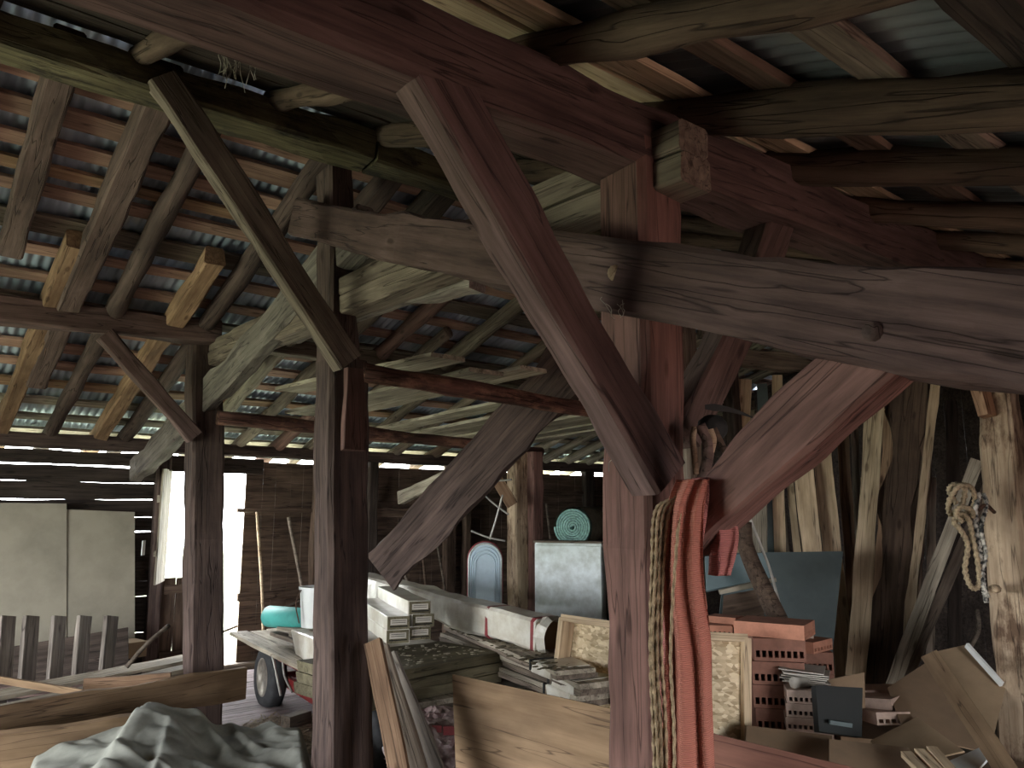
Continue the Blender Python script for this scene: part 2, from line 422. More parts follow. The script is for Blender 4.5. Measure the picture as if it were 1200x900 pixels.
# post A (in front of the wagon)
pa = onx(402, 880, U1)
A = beam('timber_post', down(onx(405, 890, U1), 0), onx(400, 425, U1), .27, .25, 'post', 'dark hewn post standing before the wheeled wagon, diagonal brace at its head', 'post', up=Vector((0, 1, 0)), wob=.012)
beam('upper_timber', onx(396, 428, U1), onx(393, 160, U1), .19, .21, 'post', 'slimmer dark post section above the wagon post, reaching the ridge beam', 'post', up=Vector((0, 1, 0)), wob=.016)
beam('fish_plate', onx(416, 528, U1-.15), onx(414, 432, U1-.15), .12, .04, 'red', 'short reddish cleat nailed high on the side of the wagon post', 'plank', up=Vector((0, 1, 0)))
# post B
beam('timber_post', down(onx(760, 890, U1), 0), onx(748, 180, U1), .235, .235, 'red', 'thick reddish post behind the hanging orange netting', 'post', up=Vector((0, 1, 0)), wob=.010)
# post C
beam('timber_post', down(onx(240, 830, U1), 0), onx(240, 400, U1), .27, .24, 'post', 'dark post standing in front of the bright doorway', 'post', up=Vector((0, 1, 0)), wob=.012)
beam('cheek_timber', onx(234, 492, U1), onx(232, 405, U1), .10, .10, 'grey', 'short grey upright cheek piece on the doorway post', 'timber', up=Vector((0, 1, 0)))
# post R
RP1 = onx(1196, 900, U2); RP2 = onx(1163, 440, U2)
rp = beam('timber_post', down(RP1+Vector((0.02, -.02, 0)), 0), onx(1158, 322, U2), .23, .21, 'streaky', 'pale knotty post with bark streaks carrying the hanging rope coil', 'post', up=Vector((0, 1, 0)), wob=.018)
beam('brace_stub', onx(1150, 425, U2)+Vector((-.14, 0, 0)), onx(1168, 490, U2)+Vector((-.15, 0, 0)), .18, .07, 'orange', 'short orange brown board nailed over the top of the rope post', 'board', up=Vector((0, 1, 0)), kind='plank')
beam('cross_rail', onx(1055, 412, U2), onx(1150, 440, U2), .06, .10, 'pale', 'pale short rail meeting the top of the rope post', 'rail', kind='plank')
# post C' and its brace, wires
PC1, PC2 = onx(608, 745, U2), onx(606, 530, U2)
beam('timber_post', down(PC1, 0), PC2, .19, .17, 'streaky', 'pale slender post in the middle distance beside the arched white tub', 'post', up=Vector((0, 1, 0)))
beam('backing_timber', down(PC1, 0)+Vector((.15, -.13, 0)), PC2+Vector((.15, -.13, 0)), .15, .12, 'red', 'dark red timber fixed behind the pale slender post', 'timber', up=Vector((0, 1, 0)))
beam('small_brace', at(567, 536, 8.5), at(601, 592, 8.5), .04, .12, 'orange', 'short orange plank brace on the pale slender post', 'brace', kind='plank')
# post A' hidden partly
beam('timber_post', (U2, RY, 0), (U2, RY, 4.3), .2, .2, 'greybrown', 'brown post glimpsed behind the hook and straps', 'post', up=Vector((0, 1, 0)))
# longitudinal timbers
z1 = ony(0, 60, RY).z
beam('ridge_beam', (XL, RY, 4.30), (2.3, RY, 4.36), .24, .20, 'patchy', 'mossy ridge beam crossing above the slanting brace at upper left', 'beam', wob=.02)
beam('ridge_beam', (2.32, RY, 4.34), (XR, RY, 4.30), .22, .18, 'patchy', 'darker far length of ridge beam beyond the wagon post', 'beam', wob=.02)
mb1, mb2 = Vector((-1.2, 1.93, 3.30)), Vector((XR, 1.93, 3.62))
beam('main_purlin', mb1, mb2, .28, .27, 'mixbeam', 'massive hewn purlin running over the netting post across the top', 'beam', wob=.012, seg=60)
c1, c2 = ony(0, 363, 7.1), ony(240, 388, 7.1)
beam('eave_purlin', c1+(c1-c2)*1.6, c2+(c2-c1)*.08, .2, .22, 'purple', 'horizontal timber running to the head of the doorway post', 'beam', wob=.014)
beam('eave_purlin', c2+Vector((.35, .1, -.02)), (XR, 7.1, 3.5), .16, .16, 'greybrown', 'brown purlin beyond the doorway post under the far slope', 'beam', wob=.014)
# middle and lower bark logs
m1, m2 = ony(425, 435, RY-.05), ony(700, 482, RY-.05)
beam('bark_log', m1, m2+(m2-m1)*.55, .13, .13, 'bark', 'dark red bark log tied into the wagon post, upper of two', 'log', kind='log', wob=.012, taper=.85)
l1, l2 = ony(255, 489, 7.0), ony(634, 530, 7.0)
beam('bark_log', l1, l2, .13, .13, 'bark', 'dark bark log from doorway post to pale slender post, lower of two', 'log', kind='log', wob=.012, taper=.9)
# transverse timbers, first frame
t1, t2 = Vector((U1+.02, 7.55, 3.42)), Vector((U1, 1.42, 3.27))
t2.y = 1.66
for k, w_ in ((-1, 'lower'), (1, 'upper')):
    beam('tie_beam', t1+Vector((.06, 0, .062*k)), t2+Vector((.02, 0, .062*k)), .17, .122, 'greybrown', '%s of two stacked tie timbers from the doorway post through the netting post head' % w_, 'beam', wob=.008, seg=40)
s1, s2 = onx(356, 256, U1-.2), onx(1260, 398, U1-.2)
mid = onx(755, 322, U1-.2)
s3 = onx(1290, 402, U1-.2)
beam('strut_beam', s1, s3+(s3-s1)*.12, .16, .235, 'mixbeam', 'heavy notched strut crossing in front of the netting post', 'beam', wob=.012, bend=-.035, taper=1.15, seg=50)
# passing brace through the doorway post
b1, b2 = onx(158, 552, U1+.02), onx(430, 262, U1+.02)
bb = beam('passing_brace', b1, b2, .13, .29, 'grey', 'curved grey brace rising from the doorway lintel past the doorway post', 'brace', wob=.014, bend=-.05, seg=30)
# lower curved tie seen right of post A
k1, k2 = onx(345, 385, U1+.2), onx(560, 318, U1+.2)
beam('curved_brace', k1, k2, .12, .24, 'grey', 'short curved grey brace passing behind the wagon post to the notched strut', 'brace', wob=.012, bend=.06)
# longitudinal braces
beam('long_brace', ony(188, 92, RY-.14), ony(408, 425, RY-.14), .11, .17, 'greybrown', 'long slanting brace from ridge beam down to the wagon post', 'brace', wob=.008)
beam('long_brace', ony(500, 88, 1.86), ony(772, 560, 1.82), .13, .185, 'purple', 'big purple red brace slanting down across the centre to the netting post', 'brace', wob=.007, seg=30)
beam('long_brace', ony(915, 225, 1.95), ony(795, 510, 1.95), .13, .18, 'post', 'dark curved brace rising behind the netting post to the purlin', 'brace', wob=.01, bend=-.06)
beam('short_brace', ony(122, 392, 7.0), ony(228, 512, 7.0), .11, .14, 'purple', 'short slanting brace under the timber beside the doorway post', 'brace', wob=.008)
beam('strut_brace', onx(1062, 388, U1-.16), onx(812, 622, U1-.1), .14, .18, 'red', 'stout red brown brace from the heavy strut down towards the netting', 'brace', wob=.012, seg=20)
beam('peg', onx(1024, 388, U1-.30), onx(1030, 390, U1-.22), .05, .05, 'post', 'wooden peg end in the joint of the stout red brace', 'peg', kind='log')
beam('peg', onx(721, 320, U1-.29), onx(722, 321, U1-.22), .045, .045, 'pale', 'pale peg end showing on the strut left of the netting post', 'peg', kind='log')
# wide thick board in the middle
beam('wide_board', at(448, 672, 6.9), at(705, 385, 6.1), .06, .42, 'post', 'wide thick board slanting across behind the two bark logs', 'board', kind='plank', wob=.006, up=Vector((0, 0, 1)), roll=0)

# ------------------------------------------------------------------ rafters of the far slope
def frafter(x, ya, yb, r, mat, label, kind='log', xe=None, dz=0.0):
    xe = x if xe is None else xe
    return beam('rafter', (x, ya, zfar(ya)+dz), (xe, yb, zfar(yb)+dz), r*2, r*2*1.05, mat, label, 'rafter', group='rafters of the far slope', kind=kind, wob=.014)
frs = [(-1.3, RY, 10.4, .07, 'log', 'log'), (-.55, RY, 10.4, .075, 'log', 'log'), (.12, RY, 10.4, .07, 'greybrown', 'log'), (.52, RY, 6.4, .075, 'post', 'hewn'),
       (.90, 6.15, 10.4, .075, 'orange', 'hewn'), (1.02, RY, 8.5, .085, 'post', 'hewn'), (1.36, RY, 10.4, .075, 'post', 'log'), (1.84, 6.0, 10.4, .075, 'orange', 'hewn'), (2.12, RY, 10.4, .08, 'post', 'log'),
       (2.62, RY, 7.3, .07, 'post', 'hewn'), (2.95, 6.6, 10.4, .07, 'palegrey', 'log'), (3.07, RY, 6.9, .09, 'darkwood', 'hewn'), (3.46, 6.2, 10.4, .07, 'greybrown', 'log'), (3.96, RY, 10.4, .08, 'red', 'log'), (4.40, 6.5, 10.4, .06, 'greybrown', 'log'), (4.78, RY, 8, .085, 'greybrown', 'log'), (5.05, 7.2, 10.4, .065, 'greybrown', 'log'),
       (5.72, RY, 10.4, .065, 'greybrown', 'log'), (6.4, RY, 10.4, .07, 'log', 'log'), (7.05, RY, 10.4, .07, 'palegrey', 'log'), (7.6, RY, 10.4, .07, 'palegrey', 'log'), (8.1, RY, 10.4, .07, 'palegrey', 'log'), (8.6, RY, 10.4, .07, 'palegrey', 'log'), (9.1, RY, 10.4, .07, 'palegrey', 'log'), (9.6, RY, 10.4, .07, 'palegrey', 'log')]
desc = {'log': 'round peeled', 'greybrown': 'grey brown', 'post': 'dark', 'orange': 'orange sawn', 'palegrey': 'pale round', 'darkwood': 'very dark', 'red': 'reddish'}
for i, (x, ya, yb, r, mt, kd) in enumerate(frs):
    frafter(x, ya, yb, r, mt, '%s rafter on the far slope, number %s counting along from the left' % (desc[mt], ['one', 'two', 'three', 'four', 'five', 'six', 'seven', 'eight', 'nine', 'ten', 'eleven', 'twelve', 'thirteen', 'fourteen', 'fifteen', 'sixteen', 'seventeen', 'eighteen', 'nineteen', 'twenty', 'twenty one', 'twenty two', 'twenty three', 'twenty four', 'twenty five'][i]), kd)
# battens of the far slope
fb = [(4.80, .17, 'batten'), (5.10, .16, 'batten'), (5.38, .13, 'batten'), (5.61, .11, 'orange'), (5.83, .13, 'batten'), (6.20, .22, 'greybrown'), (6.52, .13, 'batten'), (6.90, .14, 'batten'), (7.25, .13, 'greybrown'), (7.62, .14, 'batten'), (8.02, .15, 'batten'), (8.38, .14, 'batten'), (8.80, .16, 'orange'), (9.2, .15, 'palegrey'), (9.62, .15, 'palegrey'), (10.1, .34, 'palegrey')]
for i, (y, w, mt) in enumerate(fb):
    z = zfar(y)+.105
    o = beam('roof_batten', (XL-.2, y, z), (XR+.2, y, z), w, .03, mt, 'batten under the far slope sheets, %s course down from the ridge' % ORD[i], 'batten', group='battens of the far slope', kind='plank', wob=.005, seg=60, up=Vector((0, SF, 1)).normalized())
# ------------------------------------------------------------------ near slope: log rafters and battens
nr = [-2.2, -1.4, -.62, .15, .88, 1.66, 2.40, 3.16, 3.92, 4.7, 5.5, 6.3, 7.1, 7.9, 8.7, 9.5]
for i, x in enumerate(nr):
    r = [.085, .095, .09][i % 3]+(.03 if i == 6 else .01 if i == 7 else 0)
    beam('log_rafter', (x-.03, RY-.02, znear(RY)+.03), (x+.05, YN-.2, znear(YN-.2)+.03), r*1.42, r*1.42, 'log', 'round log rafter on the near slope, %s counting from the left' % ORD[i], 'rafter', group='log rafters of the near slope', kind='log', wob=.022, taper=1.1)
nb = [(4.26, .37, 'darkwood'), (3.88, .37, 'darkwood'), (3.5, .37, 'darkwood'), (3.12, .37, 'darkwood'), (2.76, .3, 'darkwood'), (2.36, .14, 'wallwood'), (1.98, .17, 'pale'), (1.78, .17, 'pale'), (1.40, .15, 'wallwood'), (1.02, .15, 'greybrown'), (.6, .16, 'darkwood'), (.15, .15, 'wallwood'), (-.35, .14, 'wallwood'), (-.9, .14, 'wallwood'), (-1.5, .14, 'wallwood')]  # woods chosen darker than on the far slope so this side reads dimmer
for i, (y, w, mt) in enumerate(nb):
    z = znear(y)+.115
    beam('roof_batten', (XL-.2, y, z), (XR+.2, y, z), w, .03, mt, 'batten under the near slope sheets, %s course down from the ridge' % ORD[i], 'batten', group='battens of the near slope', kind='plank', wob=.005, seg=60, up=Vector((0, -SN, 1)).normalized())

# ------------------------------------------------------------------ loft boards
lb = [(2.75, 4.2, 6.6, .28, 2.98, 3.04), (3.15, 4.3, 7.3, .30, 2.94, 2.93), (3.55, 4.25, 7.5, .26, 3.0, 2.95), (4.35, 4.0, 7.6, .30, 3.0, 2.88), (4.75, 4.4, 8.2, .24, 2.95, 2.84), (5.1, 4.1, 7.8, .26, 3.02, 2.86), (5.45, 4.4, 8.3, .24, 2.96, 2.85), (5.8, 4.5, 7.9, .26, 3.0, 2.86), (6.15, 4.4, 8.0, .24, 3.0, 2.86), (6.5, 4.4, 8.0, .26, 2.98, 2.86)]
ld = ['first', 'second', 'third', 'fourth', 'fifth', 'sixth', 'seventh', 'eighth', 'ninth', 'last']
for i, (x, ya, yb, w, za, zb) in enumerate(lb):
    beam('loft_board', (x+.1, ya, za), (x, yb, zb), w, .03, 'palegrey', 'loose pale board laid over the bark logs, %s beyond the wagon post' % ld[i], 'board', group='loose boards over the bark logs', kind='plank', wob=.004)

# ------------------------------------------------------------------ doorway furniture
def leaf(name, c0, c1, z0, z1, nb_, mat, label, cat='door'):
    c0, c1 = Vector(c0), Vector(c1); root = empty(name, (c0.x, c0.y, z0), label, cat)
    d = (c1-c0); L = d.length; d.normalize()
    for i in range(nb_):
        a = c0+d*(L*(i+.5)/nb_)
        beam('plank', (a.x, a.y, z0), (a.x, a.y, z1+random.uniform(-.01, .01)), L/nb_-.008, .02, mat, parent=root, kind='plank', up=d.cross(Vector((0, 0, 1))), wob=.002)
    return root, d
# slatted upper leaf swung inwards, lit
g0, g1 = ony(159, 600, 9.3), ony(188, 600, 9.75)
sl, d = leaf('door_2', (2.42, 9.25, 0), (2.66, 9.78, 0), 1.16, 2.44, 5, 'palegrey', None, None)
for k in ('label', 'category'):
    if k in sl: del sl[k]
sl['kind'] = 'structure'
for z in (1.5, 2.1):
    beam('rail', (2.40, 9.25, z), (2.64, 9.78, z), .03, .07, 'palegrey', parent=sl, kind='plank')
# lower half leaf, closed
lo, d = leaf('door_1', (2.66, 9.86, 0), (3.30, 9.86, 0), .1, 1.18, 4, 'wallwood', None, None)
for k in ('label', 'category'):
    if k in lo: del lo[k]
lo['kind'] = 'structure'
for z in (.3, 1.05): beam('rail', (2.68, 9.82, z), (3.28, 9.82, z), .03, .10, 'wallwood', parent=lo, kind='plank')
beam('trim_12', (2.58, 9.85, 0), (2.58, 9.85, 2.6), .14, .14, 'post', structure=True, up=Vector((0, 1, 0)))
beam('door_sill', (2.5, 9.9, .05), (3.9, 9.9, .05), .2, .12, 'greybrown', structure=True)
tag(box('padlock_plate', ony(168, 642, 9.2), (.10, .012, .16), 'white', rz=R(60)), 'small white notice plate on the slatted door leaf', 'plate')
# fibreboard sheets against the left of the far wall
quad_panel('fibreboard_sheet', (ony(-120, 588, 9.72), ony(78, 590, 9.72), ony(78, 775, 9.60), ony(-120, 775, 9.60)), .012, 'beige', 'large beige fibreboard sheet leaning on the wall at the left edge', 'board')
quad_panel('fibreboard_sheet', (ony(78, 597, 9.74), ony(158, 600, 9.74), ony(158, 755, 9.62), ony(78, 755, 9.62)), .012, 'beige', 'narrower beige fibreboard sheet next to the doorway', 'board')
tag(box('cardboard_box', at(146, 755, 8.6)+Vector((0, 0, -.05)), (.35, .3, .16), 'cardboard', rz=R(10)), 'low brown box at the foot of the beige sheet', 'box')

# rack of rounded slats
rk = empty('slatted_rack', at(70, 800, 7.2), 'rack of five upright rounded slats in front of the beige sheets', 'rack')
for i, px in enumerate((6, 34, 66, 96, 127)):
    p0, p1 = at(px-3, 800-i*2, 7.0+i*.12), at(px+3, 722, 7.1+i*.12)
    beam('slat', p0, p1, .04, .19, 'grey', parent=rk, kind='hewn', wob=.003, roll=R(90)+R(48), up=Vector((0, 1, 0)))
beam('rail', at(-60, 815, 7.2), at(150, 800, 7.7), .05, .12, 'post', parent=rk, kind='plank')
quad_panel('low_board', (at(-60, 770, 8.1), at(150, 735, 8.4), at(150, 800, 8.2), at(-60, 820, 7.9)), .02, 'darkwood', 'dark low board behind the upright slats', 'board')
# boards at lower left
beam('lying_board', at(-90, 832, 6.2), at(222, 771, 7.9), .30, .03, 'palegrey', 'broad pale board lying flat before the doorway post', 'board', kind='plank', wob=.004)
beam('lying_board', at(-90, 850, 5.7), at(222, 782, 7.1), .16, .03, 'palegrey', 'narrow pale board lying flat nearer the canvas', 'board', kind='plank', wob=.004)
beam('lying_board', at(-80, 866, 5.4), at(196, 806, 6.3), .14, .03, 'pale', 'yellowish thin board lying between the pale boards', 'board', kind='plank', wob=.004)
beam('board_on_edge', at(98, 806, 6.2), at(200, 800, 6.3), .03, .15, 'orange', 'short brown board on edge near the doorway post', 'board', kind='plank', wob=.003)
beam('edge_plank', at(-120, 873, 4.6), at(287, 799, 6.25), .05, .235, 'ply', 'long brown plank on edge in front of the doorway post', 'plank', kind='plank', wob=.005)
beam('edge_plank', at(-120, 905, 4.5), at(200, 862, 5.2), .05, .30, 'ply', 'lower brown plank on edge behind the canvas', 'plank', kind='plank', wob=.005)
beam('thin_lath', at(-40, 790, 6.0), at(97, 812, 6.0), .03, .05, 'ply', 'thin lath laid across the boards at the left edge', 'lath', kind='plank', wob=.003)
for q_, h_, t_ in ((at(60, 830, 6.6), .26, 'timber baulk under the lying pale boards by the slatted rack'), (at(170, 800, 7.3), .30, 'timber baulk under the lying pale boards by the doorway post')):
    beam('timber_baulk', Vector((q_.x-.15, q_.y-.35, h_/2)), Vector((q_.x+.15, q_.y+.35, h_/2)), .2, h_, 'post', t_, 'timber')
tube('crooked_stick', [at(148, 782, 7.2), at(172, 755, 7.3), at(198, 733, 7.5)], .02, 'greybrown', 'crooked stick leaning near the doorway sill', 'stick')

# canvas heap
def canvas():
    bm = bmesh.new(); nx, ny = 150, 90; V = []
    P0, P1 = at(5, 940, 4.1), at(400, 940, 4.25)        # near edge
    Q0, Q1 = at(20, 850, 5.35), at(385, 850, 5.5)       # far edge
    for i in range(nx+1):
        row = []
        for j in range(ny+1):
            a, b = i/nx, j/ny
            p = (P0*(1-a)+P1*a)*(1-b)+(Q0*(1-a)+Q1*a)*b
            e = min(1, min(a*1.5, 1-a)*9)*min(1, (1-b)*7)
            e = e*e*(3-2*e)
            h = .44+.08*b+.05*noise.noise(Vector((a*3.2, b*2.2, 1.3)))+.10*math.exp(-((a-.30)/.25)**2)*(1-a)
            u_ = a-.24-.20*b
            ridge = .14*math.exp(-(u_/.03)**2 if u_ < 0 else -(u_/.20)**2)*min(1, b*1.6)
            v_ = a-.42-.10*b
            lip = .07*math.exp(-(v_/.018)**2 if v_ < 0 else -(v_/.25)**2)*(1-b)
            f3 = abs(math.sin((a*2.3+b*1.6+.6*noise.noise(Vector((a*3, b*3, 5))))*6))**4*.035*(.3+a)
            f4 = abs(math.sin((a*4+b*3+1.0*noise.noise(Vector((a*3, b*3, 9))))*4))**8*.04*max(0, a-.3)
            z = e*(h+ridge+lip+f3+f4+.016*noise.noise(Vector((a*16, b*10, 2)))+.02*abs(noise.noise(Vector((a*9+b*5, b*9-a*4, 4))))**.6)+.03
            row.append(bm.verts.new((p.x, p.y, z)))
        V.append(row)
    for i in range(nx):
        for j in range(ny): bm.faces.new((V[i][j], V[i+1][j], V[i+1][j+1], V[i][j+1]))
    r = bmesh.ops.extrude_face_region(bm, geom=bm.faces[:])
    for v in [g for g in r['geom'] if isinstance(g, bmesh.types.BMVert)]: v.co.z = -.01 + min(0, 0) if False else v.co.z-.02
    return bm
tag(link('canvas_sheet', canvas(), 'canvas', smooth=True), 'crumpled grey green canvas heaped in the lower left corner', 'canvas')

# straw litter by the wheel
def litter(name, c, rx, ry, h, n, label):
    bm = bmesh.new(); rd = random.Random(int(c.x*100))
    for i in range(n):
        a = rd.uniform(0, math.tau); q = math.sqrt(rd.random()); x, y = math.cos(a)*q*rx, math.sin(a)*q*ry
        z = h*(1-q*q)*rd.random()+.01
        L = rd.uniform(.04, .16); th = rd.uniform(0, math.pi); t = rd.uniform(-.5, .5)
        d = Vector((math.cos(th), math.sin(th), t*.5))*L; s = Vector((-math.sin(th), math.cos(th), .3))*rd.uniform(.003, .009)
        p = Vector((x, y, z+.02)); vs = [bm.verts.new(p-d-s), bm.verts.new(p+d-s), bm.verts.new(p+d+s), bm.verts.new(p-d+s)]; bm.faces.new(vs)
    # mound below
    g = bmesh.ops.create_uvsphere(bm, u_segments=32, v_segments=16, radius=1, matrix=Matrix.Diagonal((rx*.9, ry*.9, h*.8, 1)))
    for v in g['verts']: v.co += Vector((0, 0, 1))*noise.noise(v.co*6)*.05
    o = link(name, bm, 'straw', None, Matrix.Translation((c.x, c.y, 0))); tag(o, label, 'straw', kind='stuff')
litter('straw_litter', Vector((2.95, 6.75, 0)), .75, .55, .14, 1500, 'heap of dusty straw litter on the floor below the cart wheel')
litter('straw_litter', Vector((3.3, 4.5, 0)), .7, .5, .12, 900, 'straw litter on the floor under the stacked fibreboards')
tag(box('wood_block', at(347, 843, 6.3), (.22, .10, .09), 'greybrown', rz=R(20)), 'small wooden block lying in the straw', 'block')

# ------------------------------------------------------------------ the wagon
W = empty('flatbed_wagon', (3.7, 6.6, 0), 'old flatbed wagon with pneumatic wheels carrying building materials', 'wagon')
ax = (Vector((3.08, 8.6, 0))-Vector((2.74, 4.75, 0))).normalized(); px_ = Vector((ax.y, -ax.x, 0))
base = Vector((2.74, 4.75, 0))
for i in range(8):
    a = base+px_*(.10+i*.2); beam('deck_board', a+Vector((0, 0, .645))-ax*random.uniform(0, .02), a+ax*3.9+Vector((0, 0, .645))+ax*random.uniform(0, .12), .195, .035, 'palegrey', parent=W, kind='plank', wob=.003)
for s in (.25, 1.25): beam('chassis_rail', base+px_*s+Vector((0, 0, .56)), base+px_*s+ax*3.85+Vector((0, 0, .56)), .08, .12, 'redpaint', parent=W, kind='plank', wob=0.001)
for t in (.3, 3.1):
    beam('axle', base+px_*.24+ax*t+Vector((0, 0, .32)), base+px_*1.5+ax*t+Vector((0, 0, .32)), .07, .07, 'redpaint', parent=W, kind='log', wob=0)
beam('drawbar_frame', base+px_*.3+ax*1+Vector((0, 0, .28)), base+px_*.35+ax*3.3+Vector((0, 0, .28)), .06, .10, 'redpaint', parent=W, kind='plank', wob=0)
def wheel(c, r, w=.17):
    n = px_; X = Vector((n.x, n.y, 0)); Yv = Vector((-n.y, n.x, 0)); mw = Matrix((X, Yv, Vector((0, 0, 1)))).transposed().to_4x4(); mw.translation = c
    t = link('wheel', lathe_bm([(r*.60, -w/2), (r*.80, -w/2-.01), (r*.95, -w*.42), (r, -w*.28), (r, w*.28), (r*.95, w*.42), (r*.8, w/2+.01), (r*.6, w/2), (r*.6, -w/2)], 56, 'X', caps=False), 'tire', W, mw, smooth=True)
    X = -px_; prof = [(r*.62, -w*.46), (r*.60, -w*.50), (r*.54, -w*.44), (r*.5, -w*.2), (r*.40, -w*.16), (r*.3, -w*.30), (r*.17, -w*.34), (r*.16, -w*.44), (r*.09, -w*.46), (.004, -w*.46)]
    link('rim', lathe_bm(prof, 40, 'X'), 'rim', t, mw, smooth=True)
    bm = bmesh.new()
    for k in range(5):
        a = k*math.tau/5; lathe_bm([(.012, -w*.36), (.012, -w*.30)], 8, 'X', bm, Matrix.Translation((0, math.cos(a)*r*.24, math.sin(a)*r*.24)))
    for k in range(10):
        a = k*math.tau/10; lathe_bm([(.016, -w*.215), (.016, -w*.19)], 8, 'X', bm, Matrix.Translation((0, math.cos(a)*r*.44, math.sin(a)*r*.44)))
    link('wheel_bolts', bm, 'rust', t, mw)
wheel(Vector((3.24, 7.9, .31)), .31)
wheel(Vector((2.80, 5.0, .32)), .32)
wheel(Vector((3.24, 7.9, .31))+px_*1.5, .31)
wheel(Vector((2.80, 5.0, .32))+px_*1.5, .32)
wq = Vector((3.17, 7.75, .31)); tube('stay_rod', [wq+Vector((-.02, -.35, .24)), wq+Vector((-.02, -.42, .10)), wq+Vector((.05, -.45, -.05))], .012, 'zinc', parent=W)
tube('stay_rod', [wq+Vector((-.04, .0, .29)), wq+Vector((-.06, -.2, .25)), wq+Vector((0, -.30, -.10))], .012, 'zinc', parent=W)
# load of the wagon
def roll_along(name, p1, p2, r, turns, mat_out, mat_end, label, cat):
    p1, p2 = Vector(p1), Vector(p2); root = empty(name, p1-Vector((0, 0, r)), label, cat); mw = frame(p1, p2); L = (p2-p1).length
    def spiral(bm, x0, x1, rin, rout, th):
        n = int(turns*28); a, b = [], []
        for i in range(n+1):
            t = i/n; ang = t*turns*math.tau; rr = rin+(rout-rin)*t; rr *= 1+.03*math.sin(ang+1)+.02*noise.noise(Vector((ang, t*9, 0)))
            for lst, q in ((a, rr), (b, rr-th)):
                lst.append([bm.verts.new((x, math.cos(ang)*q, math.sin(ang)*q)) for x in (x0, x1)])
        for i in range(n):
            bm.faces.new((a[i][0], a[i+1][0], a[i+1][1], a[i][1])); bm.faces.new((b[i][0], b[i][1], b[i+1][1], b[i+1][0]))
            for e in (0, 1): bm.faces.new((a[i][e], b[i][e], b[i+1][e], a[i+1][e]))
        return bm
    link('rolled_layers', spiral(bmesh.new(), 0, L, r*.14, r*.97, r*.8/turns*.8), mat_end, root, mw, smooth=False)
    bm = bmesh.new(); n = 40; rings = []
    for q, x in ((r*1.0, .01), (r*1.02, L*.3), (r, L*.7), (r*1.0, L-.01)):
        rings.append([bm.verts.new((x, math.cos(j*math.tau/n)*q, math.sin(j*math.tau/n)*q)) for j in range(n)])
    for a, b in zip(rings, rings[1:]):
        for j in range(n): bm.faces.new((a[j], a[(j+1) % n], b[(j+1) % n], b[j]))
    link('outer_layer', bm, mat_out, root, mw, smooth=True); return root
bm = lathe_bm([(.05, 0), (.085, .0), (.105, .03), (.105, .75), (.085, .78), (.02, .78)], 32, 'X')
q1 = at(314, 722, 8.1); q2 = at(385, 728, 7.55); o = link('foam_roll', bm, 'teal', None, frame(q1, q2), smooth=True); tag(o, 'teal rolled mat lying on the wagon beside the white bucket', 'mat roll')
bk = at(369, 712, 7.35); bc = empty('bucket', bk+Vector((0, 0, -.17)), 'bright white bucket on the wagon beside the wagon post', 'bucket')
link('bucket_body', lathe_bm([(.10, -.17), (.115, -.17), (.14, .17), (.15, .17), (.15, .19), (.13, .19), (.10, -.15)], 32, 'Z'), 'white', bc, Matrix.Translation(bk), smooth=False)
tube('bucket_handle', [bk+Vector((-.14, 0, .17)), bk+Vector((-.2, -.03, .05)), bk+Vector((-.17, -.05, -.12))], .006, 'rust', parent=bc)
for i, (a, b, mt, dsc) in enumerate([((322, 742, 8.0), (352, 752, 7.4), 'greybrown', 'small brown batten on the wagon deck near the teal roll'), ((330, 736, 7.9), (375, 741, 7.2), 'palegrey', 'pale board offcut under the teal roll'), ((345, 742, 7.5), (378, 764, 6.9), 'palegrey', 'pale offcut lying across the deck edge')]):
    beam('offcut', at(*a), at(*b), .10, .035, mt, dsc, 'offcut', kind='plank', wob=.003)
beam('wooden_block', at(366, 752, 7.2), at(380, 756, 7.1), .10, .10, 'orange', 'small square brown block on the wagon by the post', 'block', kind='plank')
# fibreboard stack on the near end
e1, e2 = Vector((2.55, 4.72, 0)), Vector((3.85, 4.86, 0)); ed = (e2-e1).normalized(); en = Vector((-ed.y, ed.x, 0))
for i, (z0, th, mt) in enumerate([(.665, .075, 'fibre'), (.74, .075, 'fibre'), (.815, .073, 'fibre')]):
    a = e1+en*.40+Vector((0, 0, z0+th/2)); a += ed*random.uniform(-.015, .015)
    o = beam('fibreboard_bale', a, a+ed*1.30, .80, th-.004, mt, '%s thick slab of the dusty fibreboard stack on the wagon' % ['lowest', 'middle', 'topmost'][i], 'slab', group='stacked fibreboard slabs', kind='plank', wob=.003)
topz = .888
beam('wrapped_slab', Vector((3.35, 5.62, .775)), Vector((3.45, 6.9, .775)), .8, .22, 'wrap', 'film wrapped slab on the wagon under the printed end packs', 'slab', kind='plank')
# crumbs on the slab
bm = bmesh.new()
for i in range(160):
    p = e1+ed*random.uniform(.05, 1.25)+en*random.uniform(.05, .75)+Vector((0, 0, topz))
    bmesh.ops.create_icosphere(bm, subdivisions=1, radius=random.uniform(.005, .018), matrix=Matrix.Translation(p) @ Matrix.Diagonal((1.5, 1, .4, 1)))
tag(link('dirt_crumbs', bm, 'dusty'), 'dirt and crumbs scattered over the fibreboard stack', 'dirt', kind='stuff')
